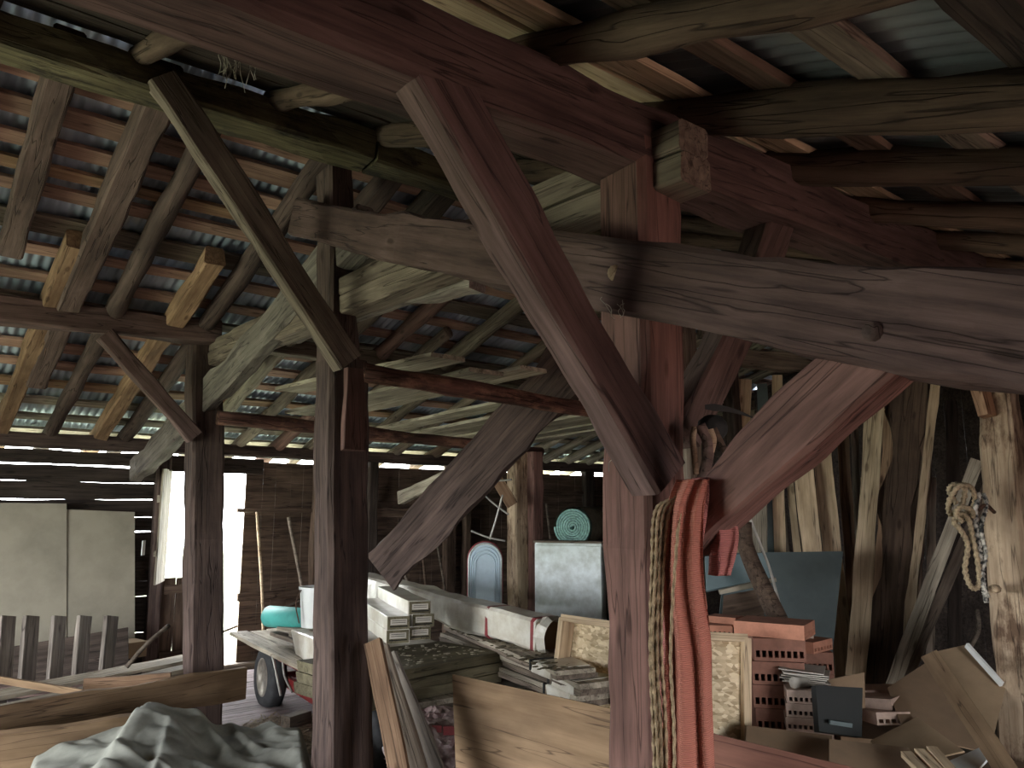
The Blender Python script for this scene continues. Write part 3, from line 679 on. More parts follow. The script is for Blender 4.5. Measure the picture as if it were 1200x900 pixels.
# small laminate packs with printed ends
def pack(pn, pf, w, h, label, grp, endmat='paper'):
    pn, pf = Vector(pn), Vector(pf); root = empty('laminate_pack', pn-Vector((0, 0, h/2)), label, 'package', grp)
    beam('wrapped_body', pn, pf, w, h, 'wrap', parent=root, kind='plank', wob=.004)
    mw = frame(pn, pf)
    bm = bmesh.new(); box_bm(bm, (-.004, 0, 0), (.008, w*.96, h*.94)); link('end_cap', bm, 'fibre', root, mw)
    bm = bmesh.new(); box_bm(bm, (-.010, 0, h*.08), (.004, w*.72, h*.42)); lb_ = link('end_label', bm, endmat, root, mw)
    bm = bmesh.new()
    for k in range(2): box_bm(bm, (-.0135, 0, h*(.18-.14*k)), (.003, w*.6, h*.035))
    box_bm(bm, (-.0135, 0, -h*.24), (.003, w*.78, h*.08)); link('printed_bar', bm, 'hole', lb_, mw)
pv = (at(430, 690, 8.4)-at(480, 712, 6.6)); pv.z = 0.01; pv.normalize()
for (px, py, d, lab) in [(492, 742, 6.2, 'printed end pack at the bottom right of the small pile'), (466, 746, 6.1, 'printed end pack at the bottom left of the small pile'), (496, 727, 6.22, 'printed end pack second from top in the right of the pile'), (467, 730, 6.12, 'printed end pack on top of the left pair'), (492, 712, 6.22, 'printed end pack topmost of the small pile')]:
    p = at(px, py, d); pack(p, p+pv*1.25, 0.178, .102, lab, 'laminate packs on the wagon')
# long shrink wrapped package
lp1, lp2 = at(642, 744, 6.0), at(424, 684, 8.6)
LP = empty('long_package', lp1-Vector((0, 0, .14)), 'long film wrapped package with red straps lying on the wagon', 'package')
beam('wrapped_body', lp1, lp2, .24, .24, 'wrap', parent=LP, kind='hewn', wob=.014, seg=50)
dl = (lp2-lp1).normalized()
for t in (.02, .62): beam('red_strap', lp1+dl*t, lp1+dl*(t+.035), .252, .252, 'redband', parent=LP, kind='hewn', wob=.003)
bm = bmesh.new(); mwp = frame(lp1, lp2)
rings = []
for k, (x, s) in enumerate([(0.02, .125), (-.05, .15), (-.10, .12), (-.13, .14)]):
    rings.append([bm.verts.new((x+.02*noise.noise(Vector((j, k, 0))), math.cos(j*math.tau/20)*s*(1+.25*noise.noise(Vector((j*.7, k, 2)))), math.sin(j*math.tau/20)*s*(1+.25*noise.noise(Vector((j*.7, k, 7)))))) for j in range(20)])
for a, b in zip(rings, rings[1:]):
    for j in range(20): bm.faces.new((a[j], a[(j+1) % 20], b[(j+1) % 20], b[j]))
link('loose_film_end', bm, 'wrap', LP, mwp)
bm = bmesh.new(); box_bm(bm, (-.012, 0, 0), (.02, .2, .2)); link('board_end', bm, 'cardboard', LP, mwp)
tube('pale_pipe', [at(400, 672, 8.7), at(442, 682, 8.3)], .05, 'wrap', 'pale pipe end lying beyond the long wrapped package', 'pipe')
# flat bundles of boards, overhanging the wagon
fl = [((676, 790), (512, 722), .30, .06, .905, 'topmost wrapped board bundle overhanging the wagon'), ((705, 806), (515, 738), .32, .075, .83, 'middle wrapped board bundle overhanging the wagon'), ((700, 820), (520, 752), .32, .075, .75, 'lowest wrapped board bundle overhanging the wagon')]
for i, (a, b, w, h, z, lab) in enumerate(fl):
    p, q = onz(*a, z), onz(*b, z); dq = (q-p).normalized(); q = p+dq*2.4
    root = empty('board_bundle', p-Vector((0, 0, h/2)), lab, 'bundle', 'wrapped board bundles')
    for k in range(2):
        beam('board', p+Vector((0, 0, (k-.5)*h*.5)), q+Vector((0, 0, (k-.5)*h*.5)), w, h*.48, 'greybrown' if k == 0 else 'palegrey', parent=root, kind='plank', wob=.003)
    beam('film_wrap', p+dq*.08, p+dq*.36, w+.012, h+.012, 'wrap', parent=root, kind='hewn', wob=.006)
    beam('black_band', p+dq*.40, p+dq*.42, w+.014, h+.014, 'black', parent=root, kind='plank', wob=0)
bm = bmesh.new(); p, q = onz(676, 790, .94), onz(512, 722, .94); dq = (q-p).normalized(); dn = Vector((dq.y, -dq.x, 0))
for i in range(120):
    c = p+dq*random.uniform(.2, 2.2)+dn*random.uniform(-.15, .13)
    bmesh.ops.create_icosphere(bm, subdivisions=1, radius=random.uniform(.006, .028), matrix=Matrix.Translation((c.x, c.y, .938)) @ Matrix.Diagonal((1.5, 1, .35, 1)))
tag(link('debris', bm, 'rollbrown'), 'dark bark crumbs strewn on the wrapped board bundles', 'debris', kind='stuff')

# leaning narrow boards next to post A, film bag
ln = [((437, 752), (468, 905), .10, 'orange', 4.15, 'reddish narrow board leaning beside the wagon post'), ((446, 760), (490, 905), .10, 'greybrown', 4.25, 'brown narrow board leaning second from the wagon post'), ((456, 768), (512, 905), .09, 'grey', 4.35, 'grey narrow board leaning third from the wagon post')]
for (a, b, w, mt, d, lab) in ln:
    pt, pb = at(*a, d+.25), at(*b, d-.1); pb = pb+(pb-pt)*.9
    beam('leaning_board', pb, pt, w, .035, mt, lab, 'board', kind='plank', wob=.004, up=Vector((.6, .6, 0)))
bm = bmesh.new(); bmesh.ops.create_icosphere(bm, subdivisions=5, radius=1)
for v in bm.verts: v.co = v.co*(1+.22*noise.noise(v.co*3.5)+.10*noise.noise(v.co*9)); v.co = Vector((v.co.x*.36, v.co.y*.3, v.co.z*.24))
cc = at(515, 838, 5.3); o = link('film_bag', bm, 'plastic', None, Matrix.Translation((cc.x, cc.y, .44)), smooth=False); tag(o, 'crumpled clear film bag with red print below the fibreboard stack', 'bag')
bm = bmesh.new(); box_bm(bm, (0, 0, 0), (.10, .02, .05)); box_bm(bm, (-.09, 0, .01), (.06, .02, .04)); link('red_print', bm, 'redband', o, Matrix.Translation(at(529, 856, 5.05)) @ Matrix.Rotation(R(-39), 4, 'Z'))
tag(box('wooden_crate', (cc.x, cc.y, .12), (.6, .5, .22), 'cardboard2', rz=R(20)), 'low brown carton under the crumpled film bag', 'carton')

# ------------------------------------------------------------------ plywood sheets in front
def lean_sheet(name, tl, tr, dl_, dr, mat, label, th=.018, zb=0.0, lean=.25):
    a, b = at(*tl, dl_), at(*tr, dr); vw = (a+b)/2-O; vw.z = 0; vw.normalize()
    c = Vector((b.x, b.y, zb))-vw*lean; d = Vector((a.x, a.y, zb))-vw*lean
    return quad_panel(name, (a, b, c+(b-a).normalized()*.02, d+(b-a).normalized()*.12), th, mat, label, 'board', bow=.01)
lean_sheet('plywood_sheet', (530, 790), (742, 836), 4.6, 3.75, 'ply', 'large brown plywood sheet leaning in front of the loaded wagon')
lean_sheet('plywood_sheet', (800, 851), (1035, 908), 3.35, 3.0, 'redply', 'low red brown board right of the hanging netting')

# framed strand board boxes
def framed(tl, tr, br, bl, label, depth, mats=('osb', 'pale'), side='l', fw=.045):
    tl, tr, br, bl = [Vector(v) for v in (tl, tr, br, bl)]
    root = empty('framed_panel', bl, label, 'panel'); n = (tr-tl).cross(bl-tl).normalized()
    if n.dot(O-tl) < 0: n = -n
    quad_panel('strand_board', (tl, tr, br, bl), .014, mats[0], parent=root, nx=2, ny=2)
    for a, b in ((tl, tr), (tr, br), (br, bl), (bl, tl)):
        beam('frame_bar', a+n*depth/2, b+n*depth/2, fw, depth, mats[1], parent=root, kind='plank', wob=.001, up=n)
    return root
framed(at(671, 726, 5.75), at(735, 735, 5.35), at(735, 850, 5.3), at(660, 830, 5.65), 'framed strand board panel standing behind the bundles by the netting post', .12)
framed(at(815, 745, 4.7), at(872, 748, 4.75), at(872, 905, 4.6), at(815, 905, 4.55), 'framed strand board panel standing right of the hanging netting', .05)

# ------------------------------------------------------------------ middle distance
gb1 = at(626, 636, 8.3); gb2 = at(705, 645, 8.0)
cab = empty('metal_cabinet', down((gb1+gb2)/2, 0), 'mottled galvanised metal cabinet under the rolled mat', 'cabinet')
dd = (gb2-gb1); dd.z = 0; wdt = dd.length; dd.normalize(); nn = Vector((-dd.y, dd.x, 0))
if nn.dot(gb1-O) < 0: nn = -nn
mwc = Matrix((dd, nn, Vector((0, 0, 1)))).transposed().to_4x4(); mwc.translation = Vector((gb1.x, gb1.y, 0))
H_ = gb1.z
bm = bmesh.new(); box_bm(bm, (wdt/2, .36, H_/2), (wdt, .7, H_)); bmesh.ops.bevel(bm, geom=bm.edges[:], offset=.008, segments=2, affect='EDGES'); link('cabinet_body', bm, 'galv', cab, mwc)
bm = bmesh.new(); box_bm(bm, (wdt/2, .005, H_/2), (wdt*.985, .012, H_*.97)); bmesh.ops.bevel(bm, geom=bm.edges[:], offset=.004, segments=1, affect='EDGES'); link('front_sheet', bm, 'galv', cab, mwc)
bm = bmesh.new(); box_bm(bm, (wdt/2, .36, H_+.012), (wdt*1.02, .74, .02)); link('top_board', bm, 'greybrown', cab, mwc)
bm = bmesh.new(); box_bm(bm, (wdt+.13, .4, H_/2-.05), (.24, .6, H_-.1)); tag(link('cabinet_shade_side', bm, 'black', None, mwc), 'black block for the shaded right side of the galvanised cabinet', 'shaded side')  # black block stands in for the cabinet's shaded right side
r1 = at(671, 621, 8.35)+Vector((0, 0, .03)); roll_along('carpet_roll', r1, r1+Vector((.92, .50, 0)), .215, 7, 'rollbrown', 'foamedge', 'rolled mat with pale turquoise spiral end on the metal cabinet', 'mat roll')
# arched white tub standing on end
def arch(bm, w, h, th, y):
    """flat bar following an arch outline"""
    pts = [(-w/2, 0)]+[(-w/2*math.cos(a), h-w/2+w/2*math.sin(a)) for a in [i*math.pi/20 for i in range(21)]]+[(w/2, 0)]
    tube_bm([Vector((x, y, z)) for x, z in pts], th, bm, sides=8); return bm
ab = at(568, 745, 8.8); zb_ = .55; at_top = at(568, 636, 8.8).z
tw = .37; th_ = at_top-zb_
ang = math.atan2(ab.y, ab.x)-R(90)
mwa = Matrix.Translation((ab.x, ab.y, zb_)) @ Matrix.Rotation(ang, 4, 'Z')
tub = empty('arched_tub', (ab.x, ab.y, zb_), 'tall arched white blue tub standing on end against the dark wall', 'tub')
bm = bmesh.new(); pts = [(-tw/2, 0)]+[(-tw/2*math.cos(a), th_-tw/2+tw/2*math.sin(a)) for a in [i*math.pi/24 for i in range(25)]]+[(tw/2, 0)]
f = bm.faces.new([bm.verts.new((x, .03, z)) for x, z in pts]); r = bmesh.ops.extrude_face_region(bm, geom=[f])
for v in [g for g in r['geom'] if isinstance(g, bmesh.types.BMVert)]: v.co.y += .10
link('tub_shell', bm, 'bluemetal', tub, mwa)
for i, k in enumerate((0.98, .84, .72, .60)):
    bm = bmesh.new(); arch(bm, tw*k, th_*(.99-.02*i)-(1-k)*tw*.35, .010, .025); link('raised_rib', bm, 'bluemetal' if i else 'galv', tub, mwa, smooth=True)
bm = bmesh.new(); arch(bm, tw*1.05, th_*1.01, .008, .06); link('red_rim', bm, 'redband', tub, mwa, smooth=True)
beam('support_block', Vector((ab.x-.2, ab.y, 0)), Vector((ab.x-.2, ab.y, zb_-.002)), .45, .3, 'post', 'dark stand below the arched tub', 'stand', up=Vector((0, 1, 0)))
# wires hanging on the pale post
for (a, b, lab) in [((568, 561), (600, 562), 'short pale rod sticking out of the pale slender post'), ((559, 572), (596, 603), 'thin diagonal rod beside the pale slender post'), ((589, 580), (574, 632), 'pale straight wire hanging from the pale slender post'), ((552, 622), (592, 634), 'drooping thin wire above the arched tub')]:
    pa_, pb_ = at(*a, 8.3), at(*b, 8.3); tube('wire', [pa_, (pa_+pb_)/2+Vector((0, 0, -.015)), pb_], .010, 'zinc', lab, 'wire')
# poles leaning on the far wall
for i, (a, b, r_, mt, lab) in enumerate([((301, 600), (309, 775), .018, 'pale', 'slim light pole leaning on the gate leaf'), ((338, 606), (358, 722), .022, 'greybrown', 'brown pole leaning behind the bucket'), ((505, 600), (520, 690), .016, 'greybrown', 'thin pole leaning in the dark corner behind the slanting board'), ((488, 590), (498, 690), .02, 'wallwood', 'dark pole leaning near the slanting board'), ((470, 660), (482, 700), .02, 'greybrown', 'stick leaning beyond the long wrapped package'), ((640, 590), (645, 640), .02, 'greybrown', 'thin stick leaning behind the rolled mat'), ((432, 672), (500, 645), .015, 'greybrown', 'thin lath lying aslant in the dark corner')]):
    pa_, pb_ = ony(*a, 9.7), ony(*b, 9.55); pb_ = pb_+(pb_-pa_)*((pb_.z-.03)/(pa_.z-pb_.z)); tube('pole', [pb_, (pa_+pb_)/2+Vector((.02, 0, 0)), pa_], r_, mt, lab, 'pole')
# light brace at far plate
beam('far_brace', onx(470, 595-12, 5.4), onx(560, 545, 5.4), .1, .16, 'palegrey', 'pale brace end reaching the far wall plate', 'brace', kind='hewn')

# ------------------------------------------------------------------ planks leaning in the right bay
beam('bay_rail', at(835, 415, 6.9), at(1000, 430, 7.3), .1, .17, 'greybrown', 'grey brown rail the leaning planks rest against, lower one', 'rail')
beam('bay_rail', at(820, 385, 7.2), at(1130, 400, 7.8), .1, .16, 'greybrown', 'grey brown rail behind the leaning planks, upper one', 'rail')
beam('bay_post', down(at(853, 450, 7.3), 0), at(853, 380, 7.3), .12, .14, 'darkwood', 'dark post at the end of the leaning planks', 'post', up=Vector((0, 1, 0)))
lp = [  # top px,py  bottom px,py  width(m) d  material, label
 (870, 445, 858, 740, .17, 7.2, 'pale', 'pale broad plank leaning nearest the hook and straps'),
 (893, 450, 905, 740, .09, 7.15, 'bluegrey', 'blue grey narrow plank leaning behind the stout red brace'),
 (911, 440, 915, 760, .10, 7.1, 'pale', 'narrow yellowish plank leaning behind the stout red brace'),
 (888, 560, 892, 760, .14, 6.9, 'palegrey', 'weathered plank end showing under the stout red brace'),
 (925, 560, 945, 740, .06, 7.0, 'pale', 'thin lath leaning between the yellowish planks'),
 (935, 470, 962, 745, .17, 6.9, 'pale', 'pale plank leaning, first right of the thin lath'),
 (955, 430, 985, 745, .15, 7.0, 'pale', 'pale plank leaning over the dark blue board'),
 (985, 470, 1002, 745, .10, 7.1, 'orange', 'orange narrow plank leaning left of the tall light stud'),
 (1000, 480, 1012, 745, .07, 7.2, 'palegrey', 'thin grey lath leaning in the gap'),
 (1026, 462, 1004, 790, .15, 6.6, 'pale', 'straight light stud leaning right of the dark blue board'),
 (1040, 480, 1028, 770, .10, 7.0, 'orange', 'narrow orange plank behind the wavy edged plank'),
 (1067, 432, 1040, 775, .26, 6.6, 'log', 'wide wavy edged brown plank leaning in the middle'),
 (1084, 440, 1062, 775, .16, 7.1, 'log', 'brown barky plank leaning behind the wavy edged plank'),
 (1098, 438, 1065, 740, .07, 6.5, 'pale', 'slim pale lath leaning right of the wavy edged plank'),
 (1092, 560, 1090, 770, .07, 7.0, 'greybrown', 'thin crooked slat in the dark right gap'),
 (1145, 540, 1070, 740, .10, 6.3, 'palegrey', 'slanting grey stud crossing the dark gap by the rope'),
 (1160, 565, 1090, 730, .08, 6.4, 'greybrown', 'slanting brown stud beside the grey one by the rope'),
 (1012, 560, 1030, 760, .06, 7.2, 'pale', 'slim pale strip leaning behind the light stud'),
 (878, 470, 884, 745, .12, 7.5, 'palegrey', 'grey plank set back behind the hook and straps'),
 (902, 480, 925, 750, .13, 7.45, 'greybrown', 'brown plank set back behind the blue grey one'),
 (945, 455, 938, 750, .09, 7.5, 'greybrown', 'narrow brown plank set back between the yellowish ones'),
 (968, 440, 958, 750, .13, 7.55, 'palegrey', 'grey plank set back above the dark blue board'),
 (1052, 440, 1068, 770, .14, 7.4, 'greybrown', 'brown plank set back behind the wavy edged pair'),
 (1115, 470, 1120, 770, .11, 7.5, 'darkwood', 'very dark plank set back in the dark gap by the rope'),
]
for (tx, ty, bx, by, w, d, mt, lab) in lp:
    pt, pb = at(tx, ty, d+.2), at(bx, by, d-.15); pb2 = pb+(pb-pt)*((pb.z)/(pt.z-pb.z))
    vw = Vector((pb.x, pb.y, 0)).normalized()
    side = vw.cross(Vector((0, 0, 1)))
    beam('leaning_plank', pb2, pt, w, .035, mt, lab, 'plank', group='planks leaning in the right bay', kind='plank', wob=.004 if 'wavy' not in lab else .016, up=vw)
# dark tools and clutter in the dark corner
tube('bent_stick', [at(1130, 770, 6.2), at(1146, 740, 6.3), at(1145, 715, 6.4)], .018, 'greybrown', 'curved tool handle in the dark behind the rope post', 'handle')
# blue grey board and blue lid
quad_panel('painted_board', (at(850, 648, 6.3), at(988, 646, 6.3), at(972, 800, 6.0), at(836, 800, 6.0)), .02, 'bluegrey', 'dark blue grey painted board leaning before the planks', 'board')
quad_panel('painted_board', (at(826, 652, 5.9), at(893, 648, 5.9), at(907, 676, 5.7), at(828, 692, 5.7)), .02, 'paleblue', 'small pale blue board tilted before the dark blue one', 'board')
beam('edge_lath', at(843, 694, 5.65), at(909, 679, 5.65), .03, .03, 'palegrey', 'pale lath along the lower edge of the pale blue board', 'lath', kind='plank')
tube('curved_branch', [at(872, 612, 5.5), at(874, 640, 5.5), at(890, 680, 5.45), at(913, 728, 5.4)], .055, 'log', 'bent brown timber leaning before the pale blue board', 'timber', r2=.07)
tube('bent_wire', [at(878, 605, 5.6), at(890, 635, 5.6), at(903, 670, 5.6), at(918, 725, 5.5)], .01, 'zinc', 'thin bent wire beside the bent brown timber', 'wire')
quad_panel('brown_panel', (at(848, 698, 5.75), at(890, 690, 5.75), at(900, 740, 5.6), at(845, 745, 5.6)), .02, 'wallwood', 'dark brown panel beneath the pale blue board', 'board')
beam('low_timber', at(835, 742, 5.7), at(930, 738, 5.9), .2, .10, 'post', 'dark timber lying behind the terracotta blocks', 'timber')

# ------------------------------------------------------------------ hollow terracotta blocks
def block(c, L, Wd, h, rz, mat, label, rows=2, cols=7, tilt=0.0, group='terracotta hollow blocks'):
    bm = bmesh.new()
    # perforated end and side: shell plus webs so the cells are open up to a black plate at mid length
    t = .012; z0, z1 = -h/2+h*.16, -h/2+h*.46
    box_bm(bm, (0, 0, (-h/2+z0)/2), (L, Wd, z0+h/2)); box_bm(bm, (0, 0, (z1+h/2)/2), (L, Wd, h/2-z1))
    cw = (Wd-t*(cols+1))/cols
    for k in range(cols+1): box_bm(bm, (0, -Wd/2+t/2+k*(cw+t), (z0+z1)/2), (L, t, z1-z0))
    o = link('hollow_block', bm, mat, None, Matrix.Translation(c) @ Matrix.Rotation(rz, 4, 'Z') @ Matrix.Rotation(tilt, 4, 'Y'))
    bm2 = bmesh.new(); box_bm(bm2, (0, 0, 0), (.01, Wd*.97, h*.95)); link('cell_shade', bm2, 'hole', o, Matrix.Translation(c) @ Matrix.Rotation(rz, 4, 'Z') @ Matrix.Rotation(tilt, 4, 'Y'))  # black plate inside stands in for the shade deep in the cells
    return tag(o, label, 'block', group)
view = Vector((at(900, 800, 5).x, at(900, 800, 5).y)); RZV = math.atan2(view.y, view.x)   # x axis of block along the view
def stack(px, d, zs, W_, h, L, mat, rzoff, name, jit=.01):
    for i, z in enumerate(zs):
        p = at(px, 700, d); block(Vector((p.x+random.uniform(-jit, jit), p.y+random.uniform(-jit, jit), z)), L, W_, h, RZV+rzoff+R(random.uniform(-2, 2)), mat, '%s block up in %s' % (ORD[i], name), cols=8)
# base plinth so the blocks stand on something real
tag(box('pallet', down(at(915, 700, 5.25), .06), (1.1, 1.0, .12), 'greybrown', rz=RZV), 'wooden pallet under the terracotta blocks', 'pallet')
h1 = .135
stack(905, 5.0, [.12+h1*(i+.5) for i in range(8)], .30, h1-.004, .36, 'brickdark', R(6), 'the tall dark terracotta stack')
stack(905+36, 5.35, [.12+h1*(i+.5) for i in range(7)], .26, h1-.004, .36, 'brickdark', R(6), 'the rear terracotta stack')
h2 = .075
stack(938, 4.75, [.12+h2*(i+.5) for i in range(11)], .24, h2-.003, .25, 'brickpale', R(3), 'the low pale stack by the black case')
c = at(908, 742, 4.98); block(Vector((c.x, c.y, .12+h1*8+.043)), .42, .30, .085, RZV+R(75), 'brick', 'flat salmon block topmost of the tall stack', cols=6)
c = at(934, 757, 5.3); block(Vector((c.x, c.y, .12+h1*7+.035)), .36, .26, .07, RZV+R(60), 'brick', 'salmon block jutting out behind the flat one', cols=6)
c = at(934, 738, 5.3); block(Vector((c.x, c.y, 1.168)), .16, .16, .06, RZV+R(15), 'brickpale', 'small pale perforated block behind the tall terracotta stack', rows=2, cols=3)
c = at(850, 727, 5.3); block(c, .2, .14, .06, RZV+R(70), 'brick', 'small salmon block upper of two beside the framed panel', cols=4)
c = at(844, 737, 5.25); block(c, .2, .16, .07, RZV, 'brick', 'small perforated block lower of two beside the framed panel', cols=5)
tag(box('wooden_shelf', at(850, 752, 5.3), (.5, .35, .05), 'post', rz=RZV), 'dark ledge under the two small blocks', 'ledge')
beam('ledge_leg', down(at(850, 752, 5.3), 0), down(at(850, 752, 5.3), 1.0), .25, .25, 'darkwood', 'dark support under the block ledge', 'support', up=Vector((0, 1, 0)))
# paper bundle topped on the pale stack, black case
c = at(940, 784, 4.75); c.z = .99
pb = empty('paper_bundle', c, 'curled stack of pale papers lying on the pale blocks', 'paper')
for k in range(7):
    a = R(random.uniform(-12, 12)); q = c+Vector((random.uniform(-.015, .015), random.uniform(-.015, .015), .03+k*.011-.05))
    quad_panel('sheet', [q+Matrix.Rotation(RZV-R(90)+a, 3, 'Z') @ Vector(v) for v in ((-.12, .16, .01), (.13, .16, 0), (.13, -.05, -.01), (-.12, -.05, .004))], .006, 'paper', parent=pb, bow=.012, nx=6, ny=3)
tube('paper_roll', [at(930, 800, 4.66), at(960, 798, 4.8)], .033, 'paper', 'short pale roll tucked under the curled papers', 'roll')
# case
cs = empty('tool_case', down(at(984, 850, 4.4), .5), 'square black plastic case with a handle slot standing among the blocks', 'case')
k = [at(956, 803, 4.45), at(1011, 806, 4.5), at(1010, 864, 4.42), at(960, 857, 4.37)]
quad_panel('case_body', k, .05, 'black', parent=cs, bow=0)
beam('handle', at(972, 846, 4.36), at(998, 850, 4.38), .012, .018, 'bluegrey', parent=cs, kind='plank', label=None)
tag(quad_panel('card_flap', (at(957, 799, 4.75), at(1013, 788, 4.8), at(1014, 830, 4.75), at(957, 830, 4.72)), .01, 'cardboard2'), 'pinkish card standing up behind the black case', 'card')
tag(box('carton', down(at(985, 880, 4.6), .25), (.5, .5, .5), 'cardboard2', rz=RZV), 'brown carton carrying the black case', 'carton')
for i, (px, py, d, rz, lab) in enumerate([(1025, 822, 4.9, 60, 'loose pale block lying right of the black case'), (1033, 838, 4.8, 20, 'second loose pale block right of the black case'), (1020, 812, 5.1, 80, 'third loose pale block behind the black case')]):
    block(at(px, py, d), .28, .2, .07, RZV+R(rz), 'brickpale', lab, cols=5, tilt=R(6))
tag(box('rubble_base', down(at(1030, 830, 5.0), .33), (.5, .5, .62), 'cardboard2', rz=RZV), 'dark carton under the loose pale blocks', 'carton')
# ------------------------------------------------------------------ cardboard, corner clutter
quad_panel('cardboard_sheet', (at(1040, 806, 4.9), at(1095, 770, 5.2), at(1150, 880, 4.4), at(1060, 860, 4.5)), .008, 'cardboard2', 'brown cardboard sheet leaning right of the loose blocks', 'cardboard')
quad_panel('cardboard_sheet', (at(1090, 765, 5.3), at(1134, 755, 5.3), at(1180, 800, 5.0), at(1160, 880, 4.6)), .008, 'cardboard', 'brown cardboard sheet against the rope post', 'cardboard')
beam('white_edging', at(1133, 756, 5.2), at(1174, 802, 4.95), .02, .035, 'white', 'white edging strip on the cardboard by the rope post', 'strip', kind='plank', wob=.001)
quad_panel('cardboard_sheet', (at(1020, 868, 4.5), at(1075, 840, 4.6), at(1130, 880, 4.2), at(1040, 900, 4.1)), .008, 'cardboard', 'folded cardboard flap lying low in front of the blocks', 'cardboard')
quad_panel('cardboard_sheet', (at(972, 866, 4.2), at(1065, 876, 4.2), at(1090, 930, 3.8), at(972, 930, 3.8)), .008, 'cardboard2', 'olive brown cardboard below the black case', 'cardboard')
quad_panel('cardboard_sheet', (at(875, 850, 4.5), at(975, 862, 4.4), at(975, 930, 4.1), at(870, 930, 4.1)), .008, 'cardboard2', 'dull cardboard panel below the terracotta stack', 'cardboard')
beam('loose_batten', at(1090, 768, 4.8), at(1186, 912, 3.7), .10, .03, 'ply', 'brown batten lying aslant over the cardboard', 'batten', kind='plank', wob=.002, up=(O-at(1130, 840, 4.3)).normalized())
quad_panel('white_sheet', (at(1102, 896, 4.0), at(1148, 876, 4.1), at(1162, 884, 4.0), at(1125, 925, 3.7)), .01, 'white', 'white plastic sheet corner at the bottom right', 'sheet')
for i, px in enumerate((1062, 1078, 1092)):
    a = at(px, 884-i*3, 4.0); b = at(px+45, 930, 3.6); beam('bundled_lath', a, b, .05, .03, 'pale', '%s pale lath end at the bottom right corner' % ORD[i], 'lath', group='lath ends in the corner', kind='plank', wob=.002)
tag(box('corner_crate', down(at(1120, 900, 4.6), .25), (1.0, .7, .5), 'cardboard2', rz=RZV-R(20)), 'dark carton buried under the cardboard sheets', 'carton')

# ------------------------------------------------------------------ hanging netting and cords
def drape(name, top, bot, w0, w1, folds, amp, mat, label, d0, seed, zend=None, n=60, m=40):
    """ribbed hanging cloth; top / bot are lists of pixel centres, widths in metres"""
    path = catmull([at(px, py, d0) for px, py in top], 10); bm = bmesh.new(); L = len(path); vw = (path[0]-O); vw.z = 0; vw.normalize(); sd = vw.cross(Vector((0, 0, 1))); rows = []
    ori = path[0].copy()
    for i, p in enumerate(path):
        t = i/(L-1); w = w0+(w1-w0)*t; row = []
        for j in range(m+1):
            s = j/m-.5; a = s*math.tau
            ph = folds*s*math.tau+2.5*noise.noise(Vector((t*1.5, seed, 0)))
            off = amp*math.sin(ph)*(1-.3*t)+amp*.25*math.sin(ph*1.7+t*3+seed)
            x = s*w*(1+.08*noise.noise(Vector((t*4, seed, s))))
            bulge = -math.cos(s*math.pi)*.035
            row.append(bm.verts.new(p-ori+sd*x+vw*(off+bulge)))
        # back side closes the tube
        for j in range(m, -1, -1):
            s = j/m-.5; row.append(bm.verts.new(p-ori+sd*s*w*.96+vw*(math.cos(s*math.pi)*.03+.012)))
        rows.append(row)
    for a, b in zip(rows, rows[1:]):
        k = len(a)
        for j in range(k): bm.faces.new((a[j], a[(j+1) % k], b[(j+1) % k], b[j]))
    bm.faces.new(rows[0][::-1]); bm.faces.new(rows[-1])
    o = link(name, bm, mat, None, Matrix.Translation(ori), smooth=True); return tag(o, label, 'netting')
drape('hanging_netting', [(812, 562), (803, 600), (800, 680), (806, 760), (806, 840), (806, 960)], None, .10, .16, 2.4, .019, 'net', 'long orange red netting hanging down in front of the reddish post', 2.42, 1)
drape('hanging_netting', [(822, 560), (818, 585), (808, 640), (795, 720), (792, 830), (790, 960)], None, .06, .11, 1.6, .012, 'net2', 'rose red netting fold hanging just behind the orange length', 2.47, 4)
drape('hanging_netting', [(845, 612), (848, 630), (846, 655), (843, 674)], None, .10, .07, 1.8, .010, 'net2', 'short rose netting loop hanging under the stout red brace', 2.5, 8)
for i in range(7):
    x0 = 782-i*1.2; pts = [at(800-i*1.5, 572+i*2, 2.44), at(783-i*2.2, 600, 2.43), at(776-i*1.6, 660, 2.42), at(771-i*1.0+2*math.sin(i), 760, 2.41), at(776-i*1.2+2*math.sin(i*2), 850, 2.41), at(779-i*1.2, 960, 2.40)]
    pts = [p+Vector((.006*math.sin(i*2), .006*math.cos(i*3), 0)) for p in pts]
    tube('tan_rope', pts, .0062, 'ropeyellow', 'tan cord in the bunch hanging left of the orange netting', 'cord', group='tan cords left of the netting', sides=6, twist=.7, n=14)
for i in range(1):
    tube('tan_rope', [at(800+i*6, 575, 2.40), at(793+i*8, 640, 2.37), at(786+i*9, 760, 2.36), at(790+i*10, 860, 2.36), at(790+i*10, 960, 2.36)], .005, 'ropeyellow', 'single thin cord lying over the front of the orange netting', 'cord', sides=6, twist=.7, n=14)
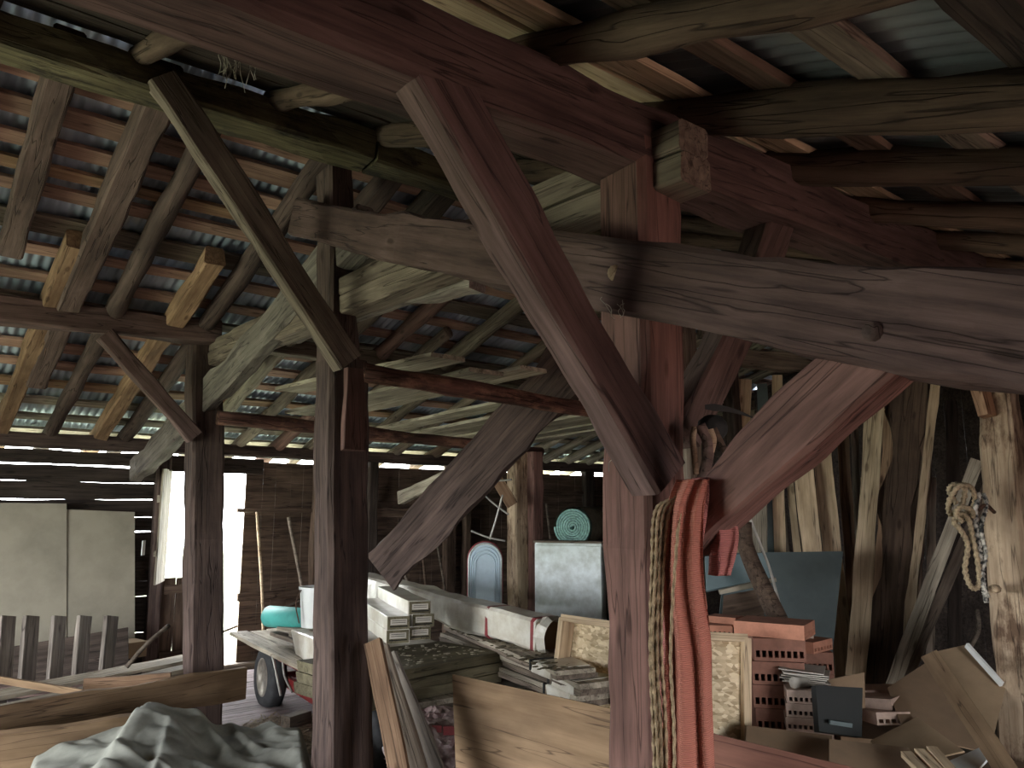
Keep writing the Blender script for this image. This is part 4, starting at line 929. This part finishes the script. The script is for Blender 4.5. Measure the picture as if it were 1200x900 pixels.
# hook, cap, straps between post B and the strut brace
bm = bmesh.new()
prof = []
P0, P1 = at(826, 480, 2.75), at(890, 494, 2.85)
n = 24; F = []
for i in range(n+1):
    t = i/n; c = at(826+64*t, 477+4*t*t*4, 2.75+.1*t); wd = .030*(1-t)**.8*(.5+min(1, t*6)*.5)+.001
    F.append((c+Vector((0, 0, wd*.5)), c-Vector((0, 0, wd*.5))))
vw = (P0-O).normalized(); V = [[bm.verts.new(p) for p in (a, b, b+vw*.006, a+vw*.006)] for a, b in F]
for a, b in zip(V, V[1:]):
    for j in range(4): bm.faces.new((a[j], a[(j+1) % 4], b[(j+1) % 4], b[j]))
bm.faces.new(V[0][::-1]); bm.faces.new(V[-1])
tag(link('sickle_blade', bm, 'black'), 'dark sickle blade pointing right from the netting post', 'sickle')
bm = bmesh.new(); bmesh.ops.create_icosphere(bm, subdivisions=4, radius=1)
for v in bm.verts: v.co = Vector((v.co.x*.062, v.co.y*.05, v.co.z*.055 if v.co.z < 0 else v.co.z*.048))*(1+.08*noise.noise(v.co*3))
tag(link('black_cap', bm, 'black', None, Matrix.Translation(at(835, 501, 2.85)), smooth=True), 'round black cap hanging beside the sickle blade', 'cap')
for (pts, r_, mt, lab) in [([(814, 500), (812, 515), (814, 535), (816, 556)], .011, 'streaky', 'frayed pale strap hanging left under the black cap'), ([(820, 498), (830, 520), (828, 545), (822, 565)], .020, 'post', 'dark twisted strap hanging under the black cap'), ([(832, 503), (835, 515), (832, 530)], .016, 'streaky', 'short frayed pale strap hanging right under the black cap'), ([(836, 502), (846, 522), (860, 545)], .013, 'log', 'brown stick poking out behind the black cap')]:
    tube('strap', [at(x, y, 2.72) for x, y in pts], r_, mt, lab, 'strap')

# ------------------------------------------------------------------ rope coil on post R
DR = 4.72
def rope(pts, r_, mat, label, tw=.6, n=12, d=DR):
    return tube('rope', [at(x, y, d+dz) for x, y, dz in pts], r_, mat, label, 'rope', sides=9, twist=tw, n=n)
rope([(1120, 590, 0), (1112, 575, -.03), (1118, 568, -.05), (1130, 572, -.03), (1127, 592, 0), (1114, 603, -.02), (1112, 588, -.06), (1124, 570, -.08), (1138, 572, -.04), (1142, 590, 0), (1128, 606, -.03), (1118, 612, -.06), (1126, 622, -.05), (1134, 640, -.03), (1131, 668, -.02), (1138, 688, -.02), (1147, 686, -.02), (1146, 660, -.03), (1140, 632, -.03), (1135, 610, -.05), (1125, 602, -.08), (1118, 610, -.07)], .015, 'ropetan', 'tan twisted rope knotted in a hanging coil on the pale knotty post')
rope([(1128, 612, -.10), (1120, 602, -.11), (1126, 594, -.12), (1138, 598, -.10), (1140, 606, -.06)], .014, 'ropetan', 'tan rope wrap tied round the middle of the coil')
rope([(1148, 578, 0), (1143, 600, -.03), (1146, 630, -.02), (1150, 660, -.02), (1153, 690, -.02), (1156, 706, -.01)], .014, 'ropedark', 'black and white plaited cord hanging straight beside the tan coil', 1.0)
rope([(1152, 578, -.01), (1156, 592, -.01), (1150, 620, -.04), (1155, 650, -.03), (1150, 680, -.03), (1158, 700, -.02)], .012, 'ropedark', 'second black and white cord twisted about the first', 1.0)
tube('iron_hook', [at(1165, 600, DR+.1), at(1155, 592, DR), at(1146, 598, DR-.03)], .012, 'rust', 'rusty hook on the knotty post holding the rope', 'hook')
tube('wooden_peg', [at(1168, 690, DR+.15), at(1164, 690, DR-.02)], .026, 'pale', 'round peg end low on the knotty post', 'peg')

# ------------------------------------------------------------------ cobwebs and straw hanging
def strands(name, cx, cy, d, n, sx, sy, label, seed):
    rd = random.Random(seed); bm = bmesh.new(); o0 = at(cx, cy, d)
    for i in range(n):
        x, y = cx+rd.uniform(-sx, sx), cy+rd.uniform(-sy*.3, sy*.3)
        pts = [at(x, y, d)]
        for k in range(4): x += rd.uniform(-5, 5); y += rd.uniform(2, sy*.5); pts.append(at(x, y, d+rd.uniform(-.03, .03)))
        tube_bm([p-o0 for p in catmull(pts, 4)], .0014, bm, sides=4)
    tag(link(name, bm, 'web', None, Matrix.Translation(o0)), label, 'cobweb', kind='stuff')
strands('cobweb', 280, 60, 2.9, 18, 22, 26, 'tangled dusty cobweb hanging beside the purlin at the top', 1)
strands('cobweb', 715, 352, 2.5, 5, 18, 14, 'white cobweb threads under the notched strut', 2)
strands('cobweb', 728, 530, 2.8, 5, 12, 20, 'cobweb threads on the edge of the netting post', 3)

# ------------------------------------------------------------------ camera
cam = bpy.data.cameras.new('camera'); co = bpy.data.objects.new('camera', cam); COL.objects.link(co); SC.camera = co
cam.sensor_fit = 'HORIZONTAL'; cam.sensor_width = 36; cam.lens = 27; cam.clip_start = .05
co.location = O; co.rotation_euler = (R(90)+PITCH, 0, AZ-R(90))
# ------------------------------------------------------------------ light
w = bpy.data.worlds.new('sky'); SC.world = w; w.use_nodes = True
nt = w.node_tree; bg = nt.nodes['Background']; bg.inputs['Color'].default_value = (.93, .97, 1, 1); bg.inputs['Strength'].default_value = 10.0
def area(name, loc, rot, sx, sy, energy, color=(1, 1, 1), portal=False):
    l = bpy.data.lights.new(name, 'AREA'); l.shape = 'RECTANGLE'; l.size = sx; l.size_y = sy; l.energy = energy; l.color = color
    if portal: l.cycles.is_portal = True
    o = bpy.data.objects.new(name, l); COL.objects.link(o); o.location = loc; o.rotation_euler = rot; return o
area('door_portal', ((D0+D1)/2, YF+.08, DZ/2), (R(-90), 0, 0), D1-D0, DZ, 1, portal=True)
area('gate_portal', (XL-.05, (GY0+GY1)/2, GZ/2), (0, R(-90), 0), GZ, GY1-GY0, 1, portal=True)
area('near_portal', ((NX0+NX1)/2, YN-.05, 1.05), (R(90), 0, 0), NX1-NX0, 2.1, 1, portal=True)
area('eave_portal', ((XL+XR)/2, YF+.3, 2.72), (R(-90), 0, 0), XR-XL, .3, 1, portal=True)
SC.view_settings.view_transform = 'Standard'; SC.view_settings.look = 'None'; SC.view_settings.gamma = 1; SC.view_settings.use_curve_mapping = False
SC.view_settings.exposure = 1.25
SC.cycles.use_denoising = True
SC.cycles.max_bounces = 8; SC.cycles.diffuse_bounces = 5
